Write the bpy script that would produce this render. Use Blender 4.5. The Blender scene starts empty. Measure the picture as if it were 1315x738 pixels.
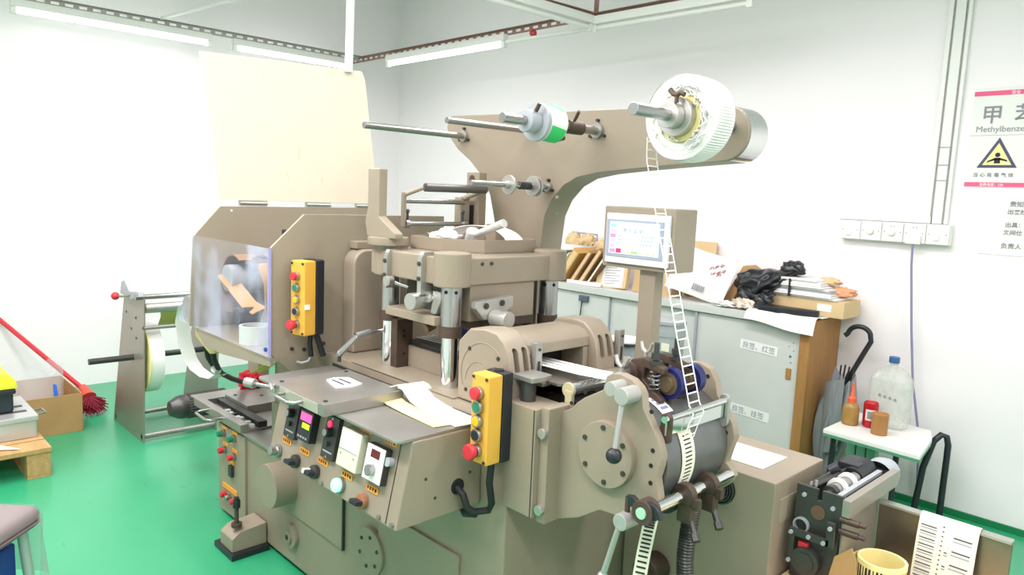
import bpy, bmesh, math, random
from mathutils import Vector, Matrix
R = math.radians
rnd = random.Random(7)
S = bpy.context.scene
C = S.collection

# ---------------------------------------------------------------- camera
def set_camera():
    yaw, pit, rol, H = R(135.857), R(-7.243), R(2.489), 1.4
    f = Vector((math.cos(pit)*math.cos(yaw), math.cos(pit)*math.sin(yaw), math.sin(pit)))
    rt = f.cross(Vector((0, 0, 1))).normalized()
    up = rt.cross(f)
    r2 = rt*math.cos(rol) + up*math.sin(rol)
    u2 = -rt*math.sin(rol) + up*math.cos(rol)
    cam = bpy.data.cameras.new('camera')
    cam.sensor_width = 36.0
    cam.lens = 36.0*933.1/1315.0
    cam.clip_start = 0.05
    o = bpy.data.objects.new('camera', cam)
    m = Matrix((r2, u2, -f)).transposed().to_4x4()
    m.translation = Vector((0, 0, H))
    o.matrix_world = m
    C.objects.link(o)
    S.camera = o
set_camera()

# ---------------------------------------------------------------- light
W = bpy.data.worlds.new('world')
S.world = W
W.use_nodes = True
W.node_tree.nodes['Background'].inputs[0].default_value = (1.0, 0.98, 1.0, 1)
W.node_tree.nodes['Background'].inputs[1].default_value = 0.25
VS = S.view_settings
VS.view_transform = 'Standard'
VS.look = 'None'
VS.gamma = 1.0
VS.use_curve_mapping = False
VS.exposure = 0.27
S.cycles.use_denoising = True
S.cycles.max_bounces = 8
def area(name, loc, sx, sy, power, col=(1.0, 0.94, 0.965)):
    l = bpy.data.lights.new(name, 'AREA')
    l.shape = 'RECTANGLE'
    l.size, l.size_y = sx, sy
    l.energy = power
    l.color = col
    o = bpy.data.objects.new(name, l)
    o.location = loc
    C.objects.link(o)
for x, y, sx, sy, p in [(-3.6, .4, 1.3, .25, 34), (-1.8, .1, 1.3, .25, 36), (0.2, .2, 1.3, .25, 30), (-1.6, 2.3, 1.3, .25, 17), (-3.9, 2.2, 1.3, .25, 20), (0.6, 2.0, 1.3, .25, 28)]:
    area('ceiling_lamp_light', (x, y, 2.42), sx, sy, p)
area('ceiling_bounce_lamp', (-1.8, .6, 3.1), 3.0, 2.5, 60)

# ---------------------------------------------------------------- materials
def lin(h):
    h = h.lstrip('#')
    v = [int(h[i:i+2], 16)/255 for i in (0, 2, 4)]
    return [c/12.92 if c <= .04045 else ((c+.055)/1.055)**2.4 for c in v] + [1]
def mat(name, col, rough=.5, metal=0., noise=0., nscale=20., col2=None, bump=0., bscale=200., spec=.5, stretch=None, **kw):
    m = bpy.data.materials.new(name)
    m.use_nodes = True
    nt = m.node_tree
    b = nt.nodes['Principled BSDF']
    b.inputs['Base Color'].default_value = lin(col)
    b.inputs['Roughness'].default_value = rough
    b.inputs['Metallic'].default_value = metal
    b.inputs['Specular IOR Level'].default_value = spec
    for k, v in kw.items():
        b.inputs[k.replace('_', ' ')].default_value = v
    if noise or bump or col2:
        tc = nt.nodes.new('ShaderNodeTexCoord')
        mp = nt.nodes.new('ShaderNodeMapping')
        nt.links.new(tc.outputs['Object'], mp.inputs[0])
        if stretch: mp.inputs['Scale'].default_value = stretch
        n = nt.nodes.new('ShaderNodeTexNoise')
        n.inputs['Scale'].default_value = nscale
        n.inputs['Detail'].default_value = 6
        n.inputs['Roughness'].default_value = .65
        nt.links.new(mp.outputs[0], n.inputs['Vector'])
        rmp = nt.nodes.new('ShaderNodeMapRange')
        rmp.inputs[1].default_value, rmp.inputs[2].default_value = .35, .7
        nt.links.new(n.outputs[0], rmp.inputs[0])
        mul = nt.nodes.new('ShaderNodeMath'); mul.operation = 'MULTIPLY'
        mul.inputs[1].default_value = noise
        nt.links.new(rmp.outputs[0], mul.inputs[0])
        mx = nt.nodes.new('ShaderNodeMix'); mx.data_type = 'RGBA'
        mx.inputs[6].default_value = lin(col)
        mx.inputs[7].default_value = lin(col2 or col)
        nt.links.new(mul.outputs[0], mx.inputs[0])
        nt.links.new(mx.outputs[2], b.inputs['Base Color'])
        if bump:
            n2 = nt.nodes.new('ShaderNodeTexNoise')
            n2.inputs['Scale'].default_value = bscale
            nt.links.new(mp.outputs[0], n2.inputs['Vector'])
            bp = nt.nodes.new('ShaderNodeBump')
            bp.inputs['Strength'].default_value = bump
            bp.inputs['Distance'].default_value = .002
            nt.links.new(n2.outputs[0], bp.inputs['Height'])
            nt.links.new(bp.outputs[0], b.inputs['Normal'])
    return m
def emis(name, col, s):
    m = mat(name, col, .4)
    b = m.node_tree.nodes['Principled BSDF']
    b.inputs['Emission Color'].default_value = lin(col)
    b.inputs['Emission Strength'].default_value = s
    return m

BEIGE = mat('beige_paint', '948877', .42, noise=.45, nscale=7, col2='8A7F6D', bump=.05, bscale=150)
BEIGE2 = mat('beige_sheet_metal', '958A78', .5, noise=.5, nscale=5, col2='8B806E')
CREAM = mat('cream_lid_paint', 'E9E0CC', .5, noise=.6, nscale=4, col2='E2D5B8')
PLATE = mat('bare_steel_plate', 'A9A7A2', .34, .65, noise=.6, nscale=9, col2='94918B')
STEEL = mat('polished_steel', 'A9A9A8', .26, .9)
BRUSH = mat('brushed_aluminium', 'BEBDB8', .38, .8, noise=.4, nscale=30, col2='A4A29C', stretch=(1, 1, .1))
CHROME = mat('chrome', 'E4E4E4', .08, 1.)
IRON = mat('brown_iron', '5A4A40', .5, .4, noise=.6, nscale=30, col2='40342D')
DARK = mat('dark_steel', '4A4A48', .4, .5, noise=.5, nscale=20, col2='3A3937')
DRUMM = mat('grey_drum_steel', '7D7E7E', .38, .7, noise=.6, nscale=8, col2='6C6D6D')
BLACK = mat('black_plastic', '22242A', .4)
BLACKM = mat('black_soft', '17181A', .7)
RUBBER = mat('black_rubber', '1C1D1F', .6)
YELLOW = mat('yellow_box', 'E0AC45', .4, noise=.4, nscale=14, col2='D49A36')
RED = mat('red_plastic', 'C8303A', .35)
REDCLOTH = mat('red_cloth', 'B5142F', .9)
GREENB = mat('green_button', '1E7A58', .35)
YELB = mat('yellow_button', 'E6B10E', .35)
ORANGE = mat('orange_label', 'E39A35', .6)
INK = mat('dark_ink', '2A2A30', .8)
INKG = mat('grey_ink', '8C8C92', .8)
INKB = mat('blue_grey_ink', '7A7F95', .8)
WHITE = mat('white_plastic', 'E6E6E2', .4)
PAPER = mat('white_paper', 'E9E8E5', .8)
CREAMP = mat('yellow_liner_paper', 'EFE3A0', .75)
LABELP = mat('cream_label_paper', 'ECE7D2', .7)
KRAFT = mat('kraft_card', 'B48F5F', .8, noise=.5, nscale=8, col2='A07C4E')
KRAFT2 = mat('light_card', 'D8BE92', .8, noise=.4, nscale=8, col2='C9AC7C')
WOOD = mat('brown_wood', 'AD7F48', .6, noise=.8, nscale=5, col2='8F6434', stretch=(3, 3, .5))
PALW = mat('pallet_wood', 'C09C68', .75, noise=.7, nscale=8, col2='9F7B4A', stretch=(1, 6, 4))
CAB = mat('grey_green_cabinet', 'CCCDCA', .5, noise=.5, nscale=4, col2='BFC1BD')
STAINL = mat('stainless_sheet', 'A8A298', .42, .6, noise=.5, nscale=3, col2='989288')
BLUE = mat('blue_plastic', '1F3F8E', .4)
BLUEW = mat('blue_rubber_wheel', '1A1F58', .35)
GREENT = mat('green_tape', '2FC468', .5)
RUST = mat('rusty_brown_strut', '9C7A6E', .7, noise=.6, nscale=40, col2='836057')
GREYST = mat('grey_strut', 'B4AFA9', .6, noise=.5, nscale=40, col2='9F9A94')
WALL = mat('white_wall_paint', 'F3EEF0', .75, noise=.25, nscale=1.2, col2='ECE7E9')
CEIL = mat('white_ceiling', 'EEE9EB', .9)
GREYP = mat('grey_plastic', 'A2A7AC', .45)
SCRF = mat('screen_frame', '9AA2B4', .35)
SILV = mat('silver_bezel', 'D3D5DA', .35)
LAMPG = emis('lit_green_lamp', '7DFFC0', 2.2)
TUBE = emis('lit_tube', 'FFFFFF', 6.0)
LEDR = emis('red_display', 'FF2E5A', 1.5)
LEDP = emis('pink_digits', 'FF4F9A', 1.2)
LEDY = emis('lime_digits', 'C8F020', 1.1)
DRED = mat('dark_red_display', '5A1018', .3)
SCR = emis('lit_screen', 'DDF2F6', .42)
SCRC = [emis('screen_'+n, c, .35) for n, c in (('blue', '8FB0DC'), ('pink', 'F07FA2'), ('red', 'E8305C'), ('green', '8FE078'), ('lilac', 'B9A8E0'), ('yellow', 'E8DF80'))]

def floor_mat():
    m = mat('green_epoxy_floor', '279B69', .22, noise=.5, nscale=1.4, col2='3BA87C', spec=.95)
    nt = m.node_tree
    b = nt.nodes['Principled BSDF']
    src = b.inputs['Base Color'].links[0].from_socket
    tc = nt.nodes.new('ShaderNodeTexCoord')
    mp = nt.nodes.new('ShaderNodeMapping'); mp.inputs['Scale'].default_value = (2.2, 9, 1); mp.inputs['Rotation'].default_value = (0, 0, .6)
    nt.links.new(tc.outputs['Object'], mp.inputs[0])
    n = nt.nodes.new('ShaderNodeTexNoise'); n.inputs['Scale'].default_value = 3.; n.inputs['Detail'].default_value = 10
    nt.links.new(mp.outputs[0], n.inputs['Vector'])
    cr = nt.nodes.new('ShaderNodeMapRange')
    cr.inputs[1].default_value, cr.inputs[2].default_value, cr.inputs[3].default_value, cr.inputs[4].default_value = .66, .74, 0, .45
    nt.links.new(n.outputs[0], cr.inputs[0])
    mx = nt.nodes.new('ShaderNodeMix'); mx.data_type = 'RGBA'
    nt.links.new(cr.outputs[0], mx.inputs[0])
    nt.links.new(src, mx.inputs[6])
    mx.inputs[7].default_value = lin('35604C')
    nt.links.new(mx.outputs[2], b.inputs['Base Color'])
    n3 = nt.nodes.new('ShaderNodeTexNoise'); n3.inputs['Scale'].default_value = 2.5
    nt.links.new(tc.outputs['Object'], n3.inputs['Vector'])
    rr = nt.nodes.new('ShaderNodeMapRange'); rr.inputs[3].default_value, rr.inputs[4].default_value = .22, .42
    nt.links.new(n3.outputs[0], rr.inputs[0])
    nt.links.new(rr.outputs[0], b.inputs['Roughness'])
    return m
FLOOR = floor_mat()
def wall_dirty():
    m = mat('white_wall_scuffed', 'F3EEF0', .7, noise=.25, nscale=1.2, col2='ECE7E9')
    nt = m.node_tree
    b = nt.nodes['Principled BSDF']
    src = b.inputs['Base Color'].links[0].from_socket
    tc = nt.nodes.new('ShaderNodeTexCoord')
    sp = nt.nodes.new('ShaderNodeSeparateXYZ'); nt.links.new(tc.outputs['Object'], sp.inputs[0])
    h = nt.nodes.new('ShaderNodeMapRange'); h.inputs[1].default_value, h.inputs[2].default_value, h.inputs[3].default_value, h.inputs[4].default_value = -1.6, -1.1, 1, 0
    nt.links.new(sp.outputs[2], h.inputs[0])
    n = nt.nodes.new('ShaderNodeTexNoise'); n.inputs['Scale'].default_value = 14; n.inputs['Detail'].default_value = 9; n.inputs['Roughness'].default_value = .8
    nt.links.new(tc.outputs['Object'], n.inputs['Vector'])
    k = nt.nodes.new('ShaderNodeMapRange'); k.inputs[1].default_value, k.inputs[2].default_value, k.inputs[3].default_value, k.inputs[4].default_value = .55, .75, 0, .55
    nt.links.new(n.outputs[0], k.inputs[0])
    mu = nt.nodes.new('ShaderNodeMath'); mu.operation = 'MULTIPLY'
    nt.links.new(h.outputs[0], mu.inputs[0]); nt.links.new(k.outputs[0], mu.inputs[1])
    mx = nt.nodes.new('ShaderNodeMix'); mx.data_type = 'RGBA'
    nt.links.new(mu.outputs[0], mx.inputs[0]); nt.links.new(src, mx.inputs[6]); mx.inputs[7].default_value = lin('97A5A3')
    nt.links.new(mx.outputs[2], b.inputs['Base Color'])
    return m
WALLD = wall_dirty()
def lidmat():
    m = mat('stained_cream_paint', 'DDD2BE', .5, noise=.5, nscale=3, col2='D6C9B1')
    nt = m.node_tree; b = nt.nodes['Principled BSDF']
    src = b.inputs['Base Color'].links[0].from_socket
    tc = nt.nodes.new('ShaderNodeTexCoord')
    mp = nt.nodes.new('ShaderNodeMapping'); mp.inputs['Scale'].default_value = (1, 9, 4); nt.links.new(tc.outputs['Object'], mp.inputs[0])
    n = nt.nodes.new('ShaderNodeTexNoise'); n.inputs['Scale'].default_value = 2.2; n.inputs['Detail'].default_value = 8
    nt.links.new(mp.outputs[0], n.inputs['Vector'])
    k = nt.nodes.new('ShaderNodeMapRange'); k.inputs[1].default_value, k.inputs[2].default_value, k.inputs[3].default_value, k.inputs[4].default_value = .63, .72, 0, .5
    nt.links.new(n.outputs[0], k.inputs[0])
    mx = nt.nodes.new('ShaderNodeMix'); mx.data_type = 'RGBA'
    nt.links.new(k.outputs[0], mx.inputs[0]); nt.links.new(src, mx.inputs[6]); mx.inputs[7].default_value = lin('C9B58E')
    nt.links.new(mx.outputs[2], b.inputs['Base Color'])
    return m
LIDM = lidmat()
def hazy(name, col, a0, a1):
    m = mat(name, col, .06); nt = m.node_tree; b = nt.nodes['Principled BSDF']
    tc = nt.nodes.new('ShaderNodeTexCoord'); mp = nt.nodes.new('ShaderNodeMapping'); mp.inputs['Scale'].default_value = (5, 1, 3.4)
    n = nt.nodes.new('ShaderNodeTexNoise'); n.inputs['Scale'].default_value = 1.3; n.inputs['Detail'].default_value = 5
    k = nt.nodes.new('ShaderNodeMapRange'); k.inputs[1].default_value, k.inputs[2].default_value, k.inputs[3].default_value, k.inputs[4].default_value = .42, .62, a0, a1
    nt.links.new(tc.outputs['Object'], mp.inputs[0]); nt.links.new(mp.outputs[0], n.inputs['Vector']); nt.links.new(n.outputs[0], k.inputs[0]); nt.links.new(k.outputs[0], b.inputs['Alpha'])
    return m
def glassy(name, col, alpha, rough=.05):
    m = mat(name, col, rough)
    b = m.node_tree.nodes['Principled BSDF']
    b.inputs['Alpha'].default_value = alpha
    return m
ACRYL = hazy('acrylic_painted_reflection', 'CDD3EC', .06, .34)  # opacity noise paints patches of hazy reflection into the clear sheet
ACRED = glassy('acrylic_edge', 'A9A6D8', .75, .1)
FILM = glassy('clear_film', 'E8EDF2', .28, .15)
JUGM = hazy('cloudy_clear_plastic', 'D2D8CF', .30, .62)
BOTM = glassy('amber_clear_plastic', 'B08A4A', .75, .15)
OILM = mat('brown_oil', '5A3418', .3)

# ---------------------------------------------------------------- mesh helpers
class B:
    """collects shapes; build() links them as one mesh object"""
    def __init__(s): s.bm = bmesh.new()
    def _add(s, t, bev=0., seg=2):
        bmesh.ops.recalc_face_normals(t, faces=t.faces[:])
        if bev:
            es = [e for e in t.edges if len(e.link_faces) == 2 and e.calc_face_angle(0) > .6]
            if es: bmesh.ops.bevel(t, geom=es, offset=bev, segments=seg, profile=.5, affect='EDGES', clamp_overlap=True)
        me = bpy.data.meshes.new('tmp'); t.to_mesh(me); t.free()
        s.bm.from_mesh(me); bpy.data.meshes.remove(me)
        return s
    def box(s, x0, x1, y0, y1, z0, z1, bev=0., seg=2, M=None):
        t = bmesh.new()
        bmesh.ops.create_cube(t, size=1, matrix=Matrix.Translation(((x0+x1)/2, (y0+y1)/2, (z0+z1)/2)) @ Matrix.Diagonal((abs(x1-x0), abs(y1-y0), abs(z1-z0), 1)))
        if M: t.transform(M)
        return s._add(t, bev, seg)
    def cyl(s, p, q, r, r2=None, n=24, bev=0.):
        p, q = Vector(p), Vector(q); d = q-p
        t = bmesh.new()
        bmesh.ops.create_cone(t, cap_ends=True, segments=n, radius1=r, radius2=r if r2 is None else r2, depth=d.length)
        t.transform(Matrix.Translation((p+q)/2) @ d.to_track_quat('Z', 'Y').to_matrix().to_4x4())
        return s._add(t, bev)
    def sph(s, c, r, n=16, sc=(1, 1, 1)):
        t = bmesh.new(); bmesh.ops.create_uvsphere(t, u_segments=n, v_segments=max(6, n//2), radius=r)
        t.transform(Matrix.Translation(c) @ Matrix.Diagonal((*sc, 1)))
        return s._add(t)
    def prism(s, pts, ax, a, b, bev=0., seg=2, M=None):
        t = bmesh.new()
        f = {'x': lambda p, v: (v, p[0], p[1]), 'y': lambda p, v: (p[0], v, p[1]), 'z': lambda p, v: (p[0], p[1], v)}[ax]
        va = [t.verts.new(f(p, a)) for p in pts]; vb = [t.verts.new(f(p, b)) for p in pts]
        t.faces.new(va); t.faces.new(vb[::-1])
        for i in range(len(pts)):
            j = (i+1) % len(pts); t.faces.new((va[i], vb[i], vb[j], va[j]))
        if M: t.transform(M)
        return s._add(t, bev, seg)
    def tube(s, pts, r, n=10, closed=False, wob=None):
        pts = [Vector(p) for p in pts]
        t = bmesh.new(); rings = []; up = None
        N = len(pts)
        for i, p in enumerate(pts):
            if closed: d = pts[(i+1) % N]-pts[i-1]
            else: d = pts[min(i+1, N-1)]-pts[max(i-1, 0)]
            d.normalize()
            if up is None: up = d.orthogonal().normalized()
            up = (up - d*up.dot(d)).normalized(); sd = d.cross(up)
            rr = r if wob is None else r*wob(i)
            rings.append([t.verts.new(p + (up*math.cos(a)+sd*math.sin(a))*rr) for a in [2*math.pi*k/n for k in range(n)]])
        for i in range(N if closed else N-1):
            a, b = rings[i], rings[(i+1) % N]
            for k in range(n): t.faces.new((a[k], a[(k+1) % n], b[(k+1) % n], b[k]))
        if not closed: t.faces.new(rings[0][::-1]); t.faces.new(rings[-1])
        return s._add(t)
    def lathe(s, c, axis, prof, n=32):
        """prof: (radius, height along axis)"""
        t = bmesh.new(); rings = []
        q = Vector(axis).to_track_quat('Z', 'Y').to_matrix().to_4x4(); M = Matrix.Translation(c) @ q
        for r, h in prof:
            if r < 1e-6: rings.append([t.verts.new(M @ Vector((0, 0, h)))])
            else: rings.append([t.verts.new(M @ Vector((r*math.cos(2*math.pi*k/n), r*math.sin(2*math.pi*k/n), h))) for k in range(n)])
        for a, b in zip(rings, rings[1:]):
            if len(a) == 1 and len(b) == 1: continue
            for k in range(n):
                k2 = (k+1) % n
                if len(a) == 1: t.faces.new((a[0], b[k2], b[k]))
                elif len(b) == 1: t.faces.new((a[k], a[k2], b[0]))
                else: t.faces.new((a[k], a[k2], b[k2], b[k]))
        return s._add(t)
    def ring(s, c, axis, ro, ri, h, n=40):
        return s.lathe(c, axis, [(ri, 0), (ro, 0), (ro, h), (ri, h), (ri, 0)], n)
    def strip(s, pts, wv, th=.0012):
        """thin ribbon along pts, wv = width vector"""
        wv = Vector(wv); pts = [Vector(p) for p in pts]; t = bmesh.new(); rows = []
        for i, p in enumerate(pts):
            d = (pts[min(i+1, len(pts)-1)]-pts[max(i-1, 0)]).normalized()
            n = d.cross(wv).normalized()*th
            rows.append([t.verts.new(v) for v in (p-wv/2, p+wv/2, p+wv/2+n, p-wv/2+n)])
        for a, b in zip(rows, rows[1:]):
            for k in range(4): t.faces.new((a[k], a[(k+1) % 4], b[(k+1) % 4], b[k]))
        t.faces.new(rows[0][::-1]); t.faces.new(rows[-1])
        return s._add(t)
    def grid(s, fn, nu, nv, th=0.):
        t = bmesh.new()
        v = [[t.verts.new(fn(i/(nu-1), j/(nv-1))) for j in range(nv)] for i in range(nu)]
        for i in range(nu-1):
            for j in range(nv-1): t.faces.new((v[i][j], v[i+1][j], v[i+1][j+1], v[i][j+1]))
        if th:
            off = Vector(th)
            w = [[t.verts.new(c.co+off) for c in r] for r in v]
            for i in range(nu-1):
                for j in range(nv-1): t.faces.new((w[i][j+1], w[i+1][j+1], w[i+1][j], w[i][j]))
            for i in range(nu-1):
                for j in (0, nv-1): t.faces.new((v[i][j], v[i+1][j], w[i+1][j], w[i][j]))
            for j in range(nv-1):
                for i in (0, nu-1): t.faces.new((v[i][j], v[i][j+1], w[i][j+1], w[i][j]))
        return s._add(t)
    def xf(s, M): s.bm.transform(M); return s
    def build(s, name, m, parent=None, smooth=38):
        return obj(name, s.bm, m, parent, smooth)
WL = {}
def obj(name, bm, m, parent=None, smooth=38):
    me = bpy.data.meshes.new(name)
    if parent is not None: loc = WL[parent]
    else:
        xs = [v.co for v in bm.verts]
        lo = [min(c[i] for c in xs) for i in range(3)]; hi = [max(c[i] for c in xs) for i in range(3)]
        loc = Vector(((lo[0]+hi[0])/2, (lo[1]+hi[1])/2, lo[2]))
    bm.transform(Matrix.Translation(-loc))
    bm.to_mesh(me); bm.free()
    me.materials.append(m)
    if smooth:
        for p in me.polygons: p.use_smooth = True
        me.set_sharp_from_angle(angle=R(smooth))
    o = bpy.data.objects.new(name, me); C.objects.link(o)
    if parent is None: o.location = loc
    else: o.parent = parent
    WL[o] = loc
    if smooth: o.modifiers.new('weighted_normal', 'WEIGHTED_NORMAL').keep_sharp = True
    return o
def tag(o, label, cat, group=None, kind=None):
    o['label'] = label; o['category'] = cat
    if group: o['group'] = group
    if kind: o['kind'] = kind
    return o
def thing(name, label, cat, loc, group=None):
    o = bpy.data.objects.new(name, None); o.empty_display_size = .05
    o.location = loc; C.objects.link(o); WL[o] = Vector(loc)
    return tag(o, label, cat, group)
def struct(name, b, m, smooth=0):
    o = b.build(name, m, None, smooth); o['kind'] = 'structure'
    return o
def arc(cx, cy, r, a0, a1, n): return [(cx+r*math.cos(R(a0+(a1-a0)*i/n)), cy+r*math.sin(R(a0+(a1-a0)*i/n))) for i in range(n+1)]
def text(name, body, size, M, m, parent, ext=.0004, align='LEFT', shear=0, bold=0.):
    c = bpy.data.curves.new('txt', 'FONT'); c.body = body; c.size = size; c.extrude = ext; c.align_x = align; c.resolution_u = 3; c.offset = bold*size
    c.shear = shear
    o = bpy.data.objects.new('txt', c); C.objects.link(o)
    dg = bpy.context.evaluated_depsgraph_get(); dg.update()
    me = bpy.data.meshes.new_from_object(o.evaluated_get(dg))
    bm = bmesh.new(); bm.from_mesh(me); bm.transform(M)
    bpy.data.objects.remove(o); bpy.data.curves.remove(c); bpy.data.meshes.remove(me)
    return obj(name, bm, m, parent, 0)
def FY(x, y, z, yaw=0): return Matrix.Translation((x, y, z)) @ Matrix.Rotation(R(yaw), 4, 'Z') @ Matrix.Rotation(R(90), 4, 'X')   # text facing -Y
# ---------------------------------------------------------------- structure
XL, XN, YF, YR, ZC = -5.42, 1.6, 3.79, -1.7, 3.2
struct('floor', B().box(XL-.1, XN+.1, YR-.1, YF+.1, -.06, 0), FLOOR)
struct('ceiling', B().box(XL-.1, XN+.1, YR-.1, YF+.1, ZC, ZC+.06), CEIL)
struct('wall_right', B().box(XL-.1, XN+.1, YF, YF+.1, 0, ZC), WALLD)
struct('wall_left', B().box(XL-.1, XL, YR-.1, YF, 0, ZC), WALL)
struct('wall_rear', B().box(XL, XN+.1, YR-.1, YR, 0, ZC), WALL)
struct('wall_near', B().box(XN, XN+.1, YR, YF, 0, ZC), WALL)
struct('baseboard_right', B().box(XL, XN, YF-.012, YF, 0, .03), mat('dark_green_paint', '0E7A4A', .5))
# ---------------------------------------------------------------- label printing press
PR = thing('label_printing_press', 'large beige flatbed label printing press filling the middle of the room', 'printing press', (-1.9, 1.5, 0))
b = B()
b.prism([(-3.0, .02), (-1.235, .02), (-1.235, .855), (-2.13, .855), (-2.13, .40), (-3.0, .40)], 'y', 1.21, 1.75, .006)
b.box(-2.8, -2.1, 1.36, 1.75, .39, .80, .004)
base = b.build('base_cabinet', BEIGE, PR)
B().box(-1.96, -1.45, 1.208, 1.75, .856, .8575).build('ledge_top', BEIGE2, base)
B().box(-2.5, -1.988, 1.202, 1.211, .215, .60, .004).build('access_door', BEIGE, base)
B().box(-1.99, -1.984, 1.2, 1.211, .215, .60).build('door_edge', DARK, base)
B().box(-1.78, -1.40, 1.200, 1.211, .03, .434, .004).build('access_door', BEIGE, base)
B().cyl((-1.815, 1.212, .284), (-1.815, 1.19, .284), .075, n=40, bev=.004).build('round_cover', BEIGE, base)
b = B()
for k in range(6):
    a = R(60*k+20); b.cyl((-1.815+.05*math.cos(a), 1.191, .284+.05*math.sin(a)), (-1.815+.05*math.cos(a), 1.187, .284+.05*math.sin(a)), .006, n=8)
b.build('bolt', DARK, base)
B().cyl((-2.342, 1.212, .130), (-2.342, 1.194, .130), .045, n=32, bev=.004).cyl((-2.342, 1.195, .130), (-2.342, 1.186, .130), .022, n=24).build('round_cover', BEIGE, base)
B().cyl((-2.342, 1.187, .130), (-2.342, 1.183, .130), .009, n=16).build('bolt', DARK, base)
B().cyl((-2.37, 1.211, .330), (-2.37, 1.12, .330), .080, n=40, bev=.004).build('motor_cover', BEIGE, PR)
# switch panel on the low left end
sw = B().box(-2.988, -2.728, 1.200, 1.211, .02, .394, .002).build('switch_panel', BEIGE2, PR)
for x, z, m in ((-2.923, .362, GREENB), (-2.82, .366, GREENB), (-2.915, .292, RED), (-2.822, .288, RED)):
    B().cyl((x, 1.2, z), (x, 1.186, z), .015, n=20).build('button_bezel', STEEL, sw)
    B().cyl((x, 1.187, z), (x, 1.168, z), .012, n=20, bev=.002).build('push_button', m, sw)
    B().box(x-.02, x+.03, 1.196, 1.2, z+.02, z+.033).build('caption_label', ORANGE, sw)
B().box(-2.862, -2.83, 1.186, 1.2, .198, .245, .002).build('breaker_switch', DARK, sw)
B().box(-2.87, -2.822, 1.196, 1.2, .25, .27).build('caption_label', ORANGE, sw)
for x, m in ((-2.915, RED), (-2.868, STEEL), (-2.82, RED)):
    B().cyl((x, 1.2, .10), (x, 1.176, .10), .013, n=20, bev=.002).build('indicator_lamp', m, sw)
B().box(-2.94, -2.80, 1.196, 1.2, .125, .145).build('caption_label', ORANGE, sw)
# tray table (grey top of the low base)
B().box(-3.01, -2.14, 1.2, 1.75, .400, .412, .002).build('low_table_top', PLATE, PR)
# sloping control console
SL = .045/.21
def cy(z): return .945 + (z-.61)*SL
con = B().prism([(.945, .605), (.990, .815), (1.21, .815), (1.21, .605)], 'x', -1.985, -1.33, .006).build('control_console', BEIGE, PR)
MT = lambda x, z: Matrix.Translation((x, cy(z), z)) @ Matrix.Rotation(-math.atan(SL), 4, 'X')
def cbox(x0, x1, z0, z1, d, bev=.002):
    xm, zm = (x0+x1)/2, (z0+z1)/2
    return B().box(x0-xm, x1-xm, -d, .002, z0-zm, z1-zm, bev, M=MT(xm, zm))
def ccyl(x, z, r, d0, d1, **k):
    M = MT(x, z); return B().cyl(M @ Vector((0, -d0, 0)), M @ Vector((0, -d1, 0)), r, **k)
cbox(-1.3725, -1.371, .609, .812, .0008, 0).build('seam', DARK, con)
def caption(x, z, w=.05, h=.016):
    o = cbox(x-w/2, x+w/2, z-h/2, z+h/2, .0015, 0).build('caption_label', ORANGE, con)
# dark controller modules
for x0, x1, lampm in ((-1.902, -1.838, None), (-1.69, -1.628, LEDR)):
    md = cbox(x0, x1, .682, .795, .012).build('controller_module', DARK, con)
    xm = (x0+x1)/2
    ccyl(xm-.003, .752, .013, .012, .028, n=20, bev=.002).build('module_knob', BLACK, con)
    ccyl(xm-.003, .752, .010, .028, .030, n=16).build('knob_cap', STEEL, con)
    ccyl(xm-.003, .722, .007, .012, .02, n=16).build('module_knob', DARK, con)
    if lampm: ccyl(xm-.008, .773, .009, .012, .017, n=16, bev=.002).build('indicator_lamp', LEDR, con)
    for z in (.788, .689): ccyl(xm, z, .004, .012, .014, n=8).build('screw', STEEL, con)
    cbox(xm-.022, xm+.022, .700, .704, .0125, 0).build('printed_line', GREYP, con)
dm = cbox(-1.812, -1.742, .698, .781, .022).build('digital_counter', BLACK, con)
cbox(-1.806, -1.748, .752, .774, .0228, 0).build('counter_display', LEDP, con)
cbox(-1.79, -1.752, .733, .747, .0228, 0).build('counter_display', LEDY, con)
for k in range(4): cbox(-1.805+.014*k, -1.796+.014*k, .706, .711, .0228, 0).build('counter_key', GREYP, con)
me_ = cbox(-1.597, -1.503, .688, .788, .022, .004).build('ammeter', mat('ivory_meter', 'D9D6BE', .4), con)
cbox(-1.592, -1.508, .735, .783, .0228, 0).build('meter_window', PAPER, con)
cbox(-1.592, -1.508, .733, .7345, .0232, 0).build('meter_line', GREYP, con)
for dx in (-.03, .03): ccyl(-1.55+dx, .722, .003, .022, .024, n=8).build('screw', GREYP, con)
sp_ = cbox(-1.478, -1.398, .690, .779, .018, .003).build('speed_controller', DARK, con)
cbox(-1.476, -1.400, .692, .777, .0195, .001).build('controller_face', PAPER, con)
cbox(-1.455, -1.418, .748, .768, .0203, 0).build('controller_display', DRED, con)
ccyl(-1.438, .720, .014, .019, .035, n=24, bev=.002).build('controller_knob', STEEL, con)
ccyl(-1.392, .752, .011, .0, .016, n=20).build('socket_button', GREYP, con)
for x, z in ((-1.925, .630), ):
    ccyl(x, z, .019, 0, .012, n=24, bev=.002).build('knob_bezel', STEEL, con)
    ccyl(x, z, .013, .01, .03, n=20, bev=.002).build('selector_knob', STEEL, con)
for x, z, top in ((-1.815, .632, BLACK), (-1.708, .634, PAPER), (-1.472, .633, BLACK)):
    ccyl(x, z, .019, 0, .014, n=24, bev=.002).build('knob_bezel', DARK if top is not BLACK or x < -1.6 else mat('copper_bezel', '9B6A4C', .5), con)
    kn = cbox(x-.018, x+.016, z-.008, z+.004, .034, .003).build('selector_knob', BLACK, con)
    if top is PAPER: cbox(x-.019, x-.008, z-.006, z+.006, .0345, .001).build('knob_pointer', PAPER, con)
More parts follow.
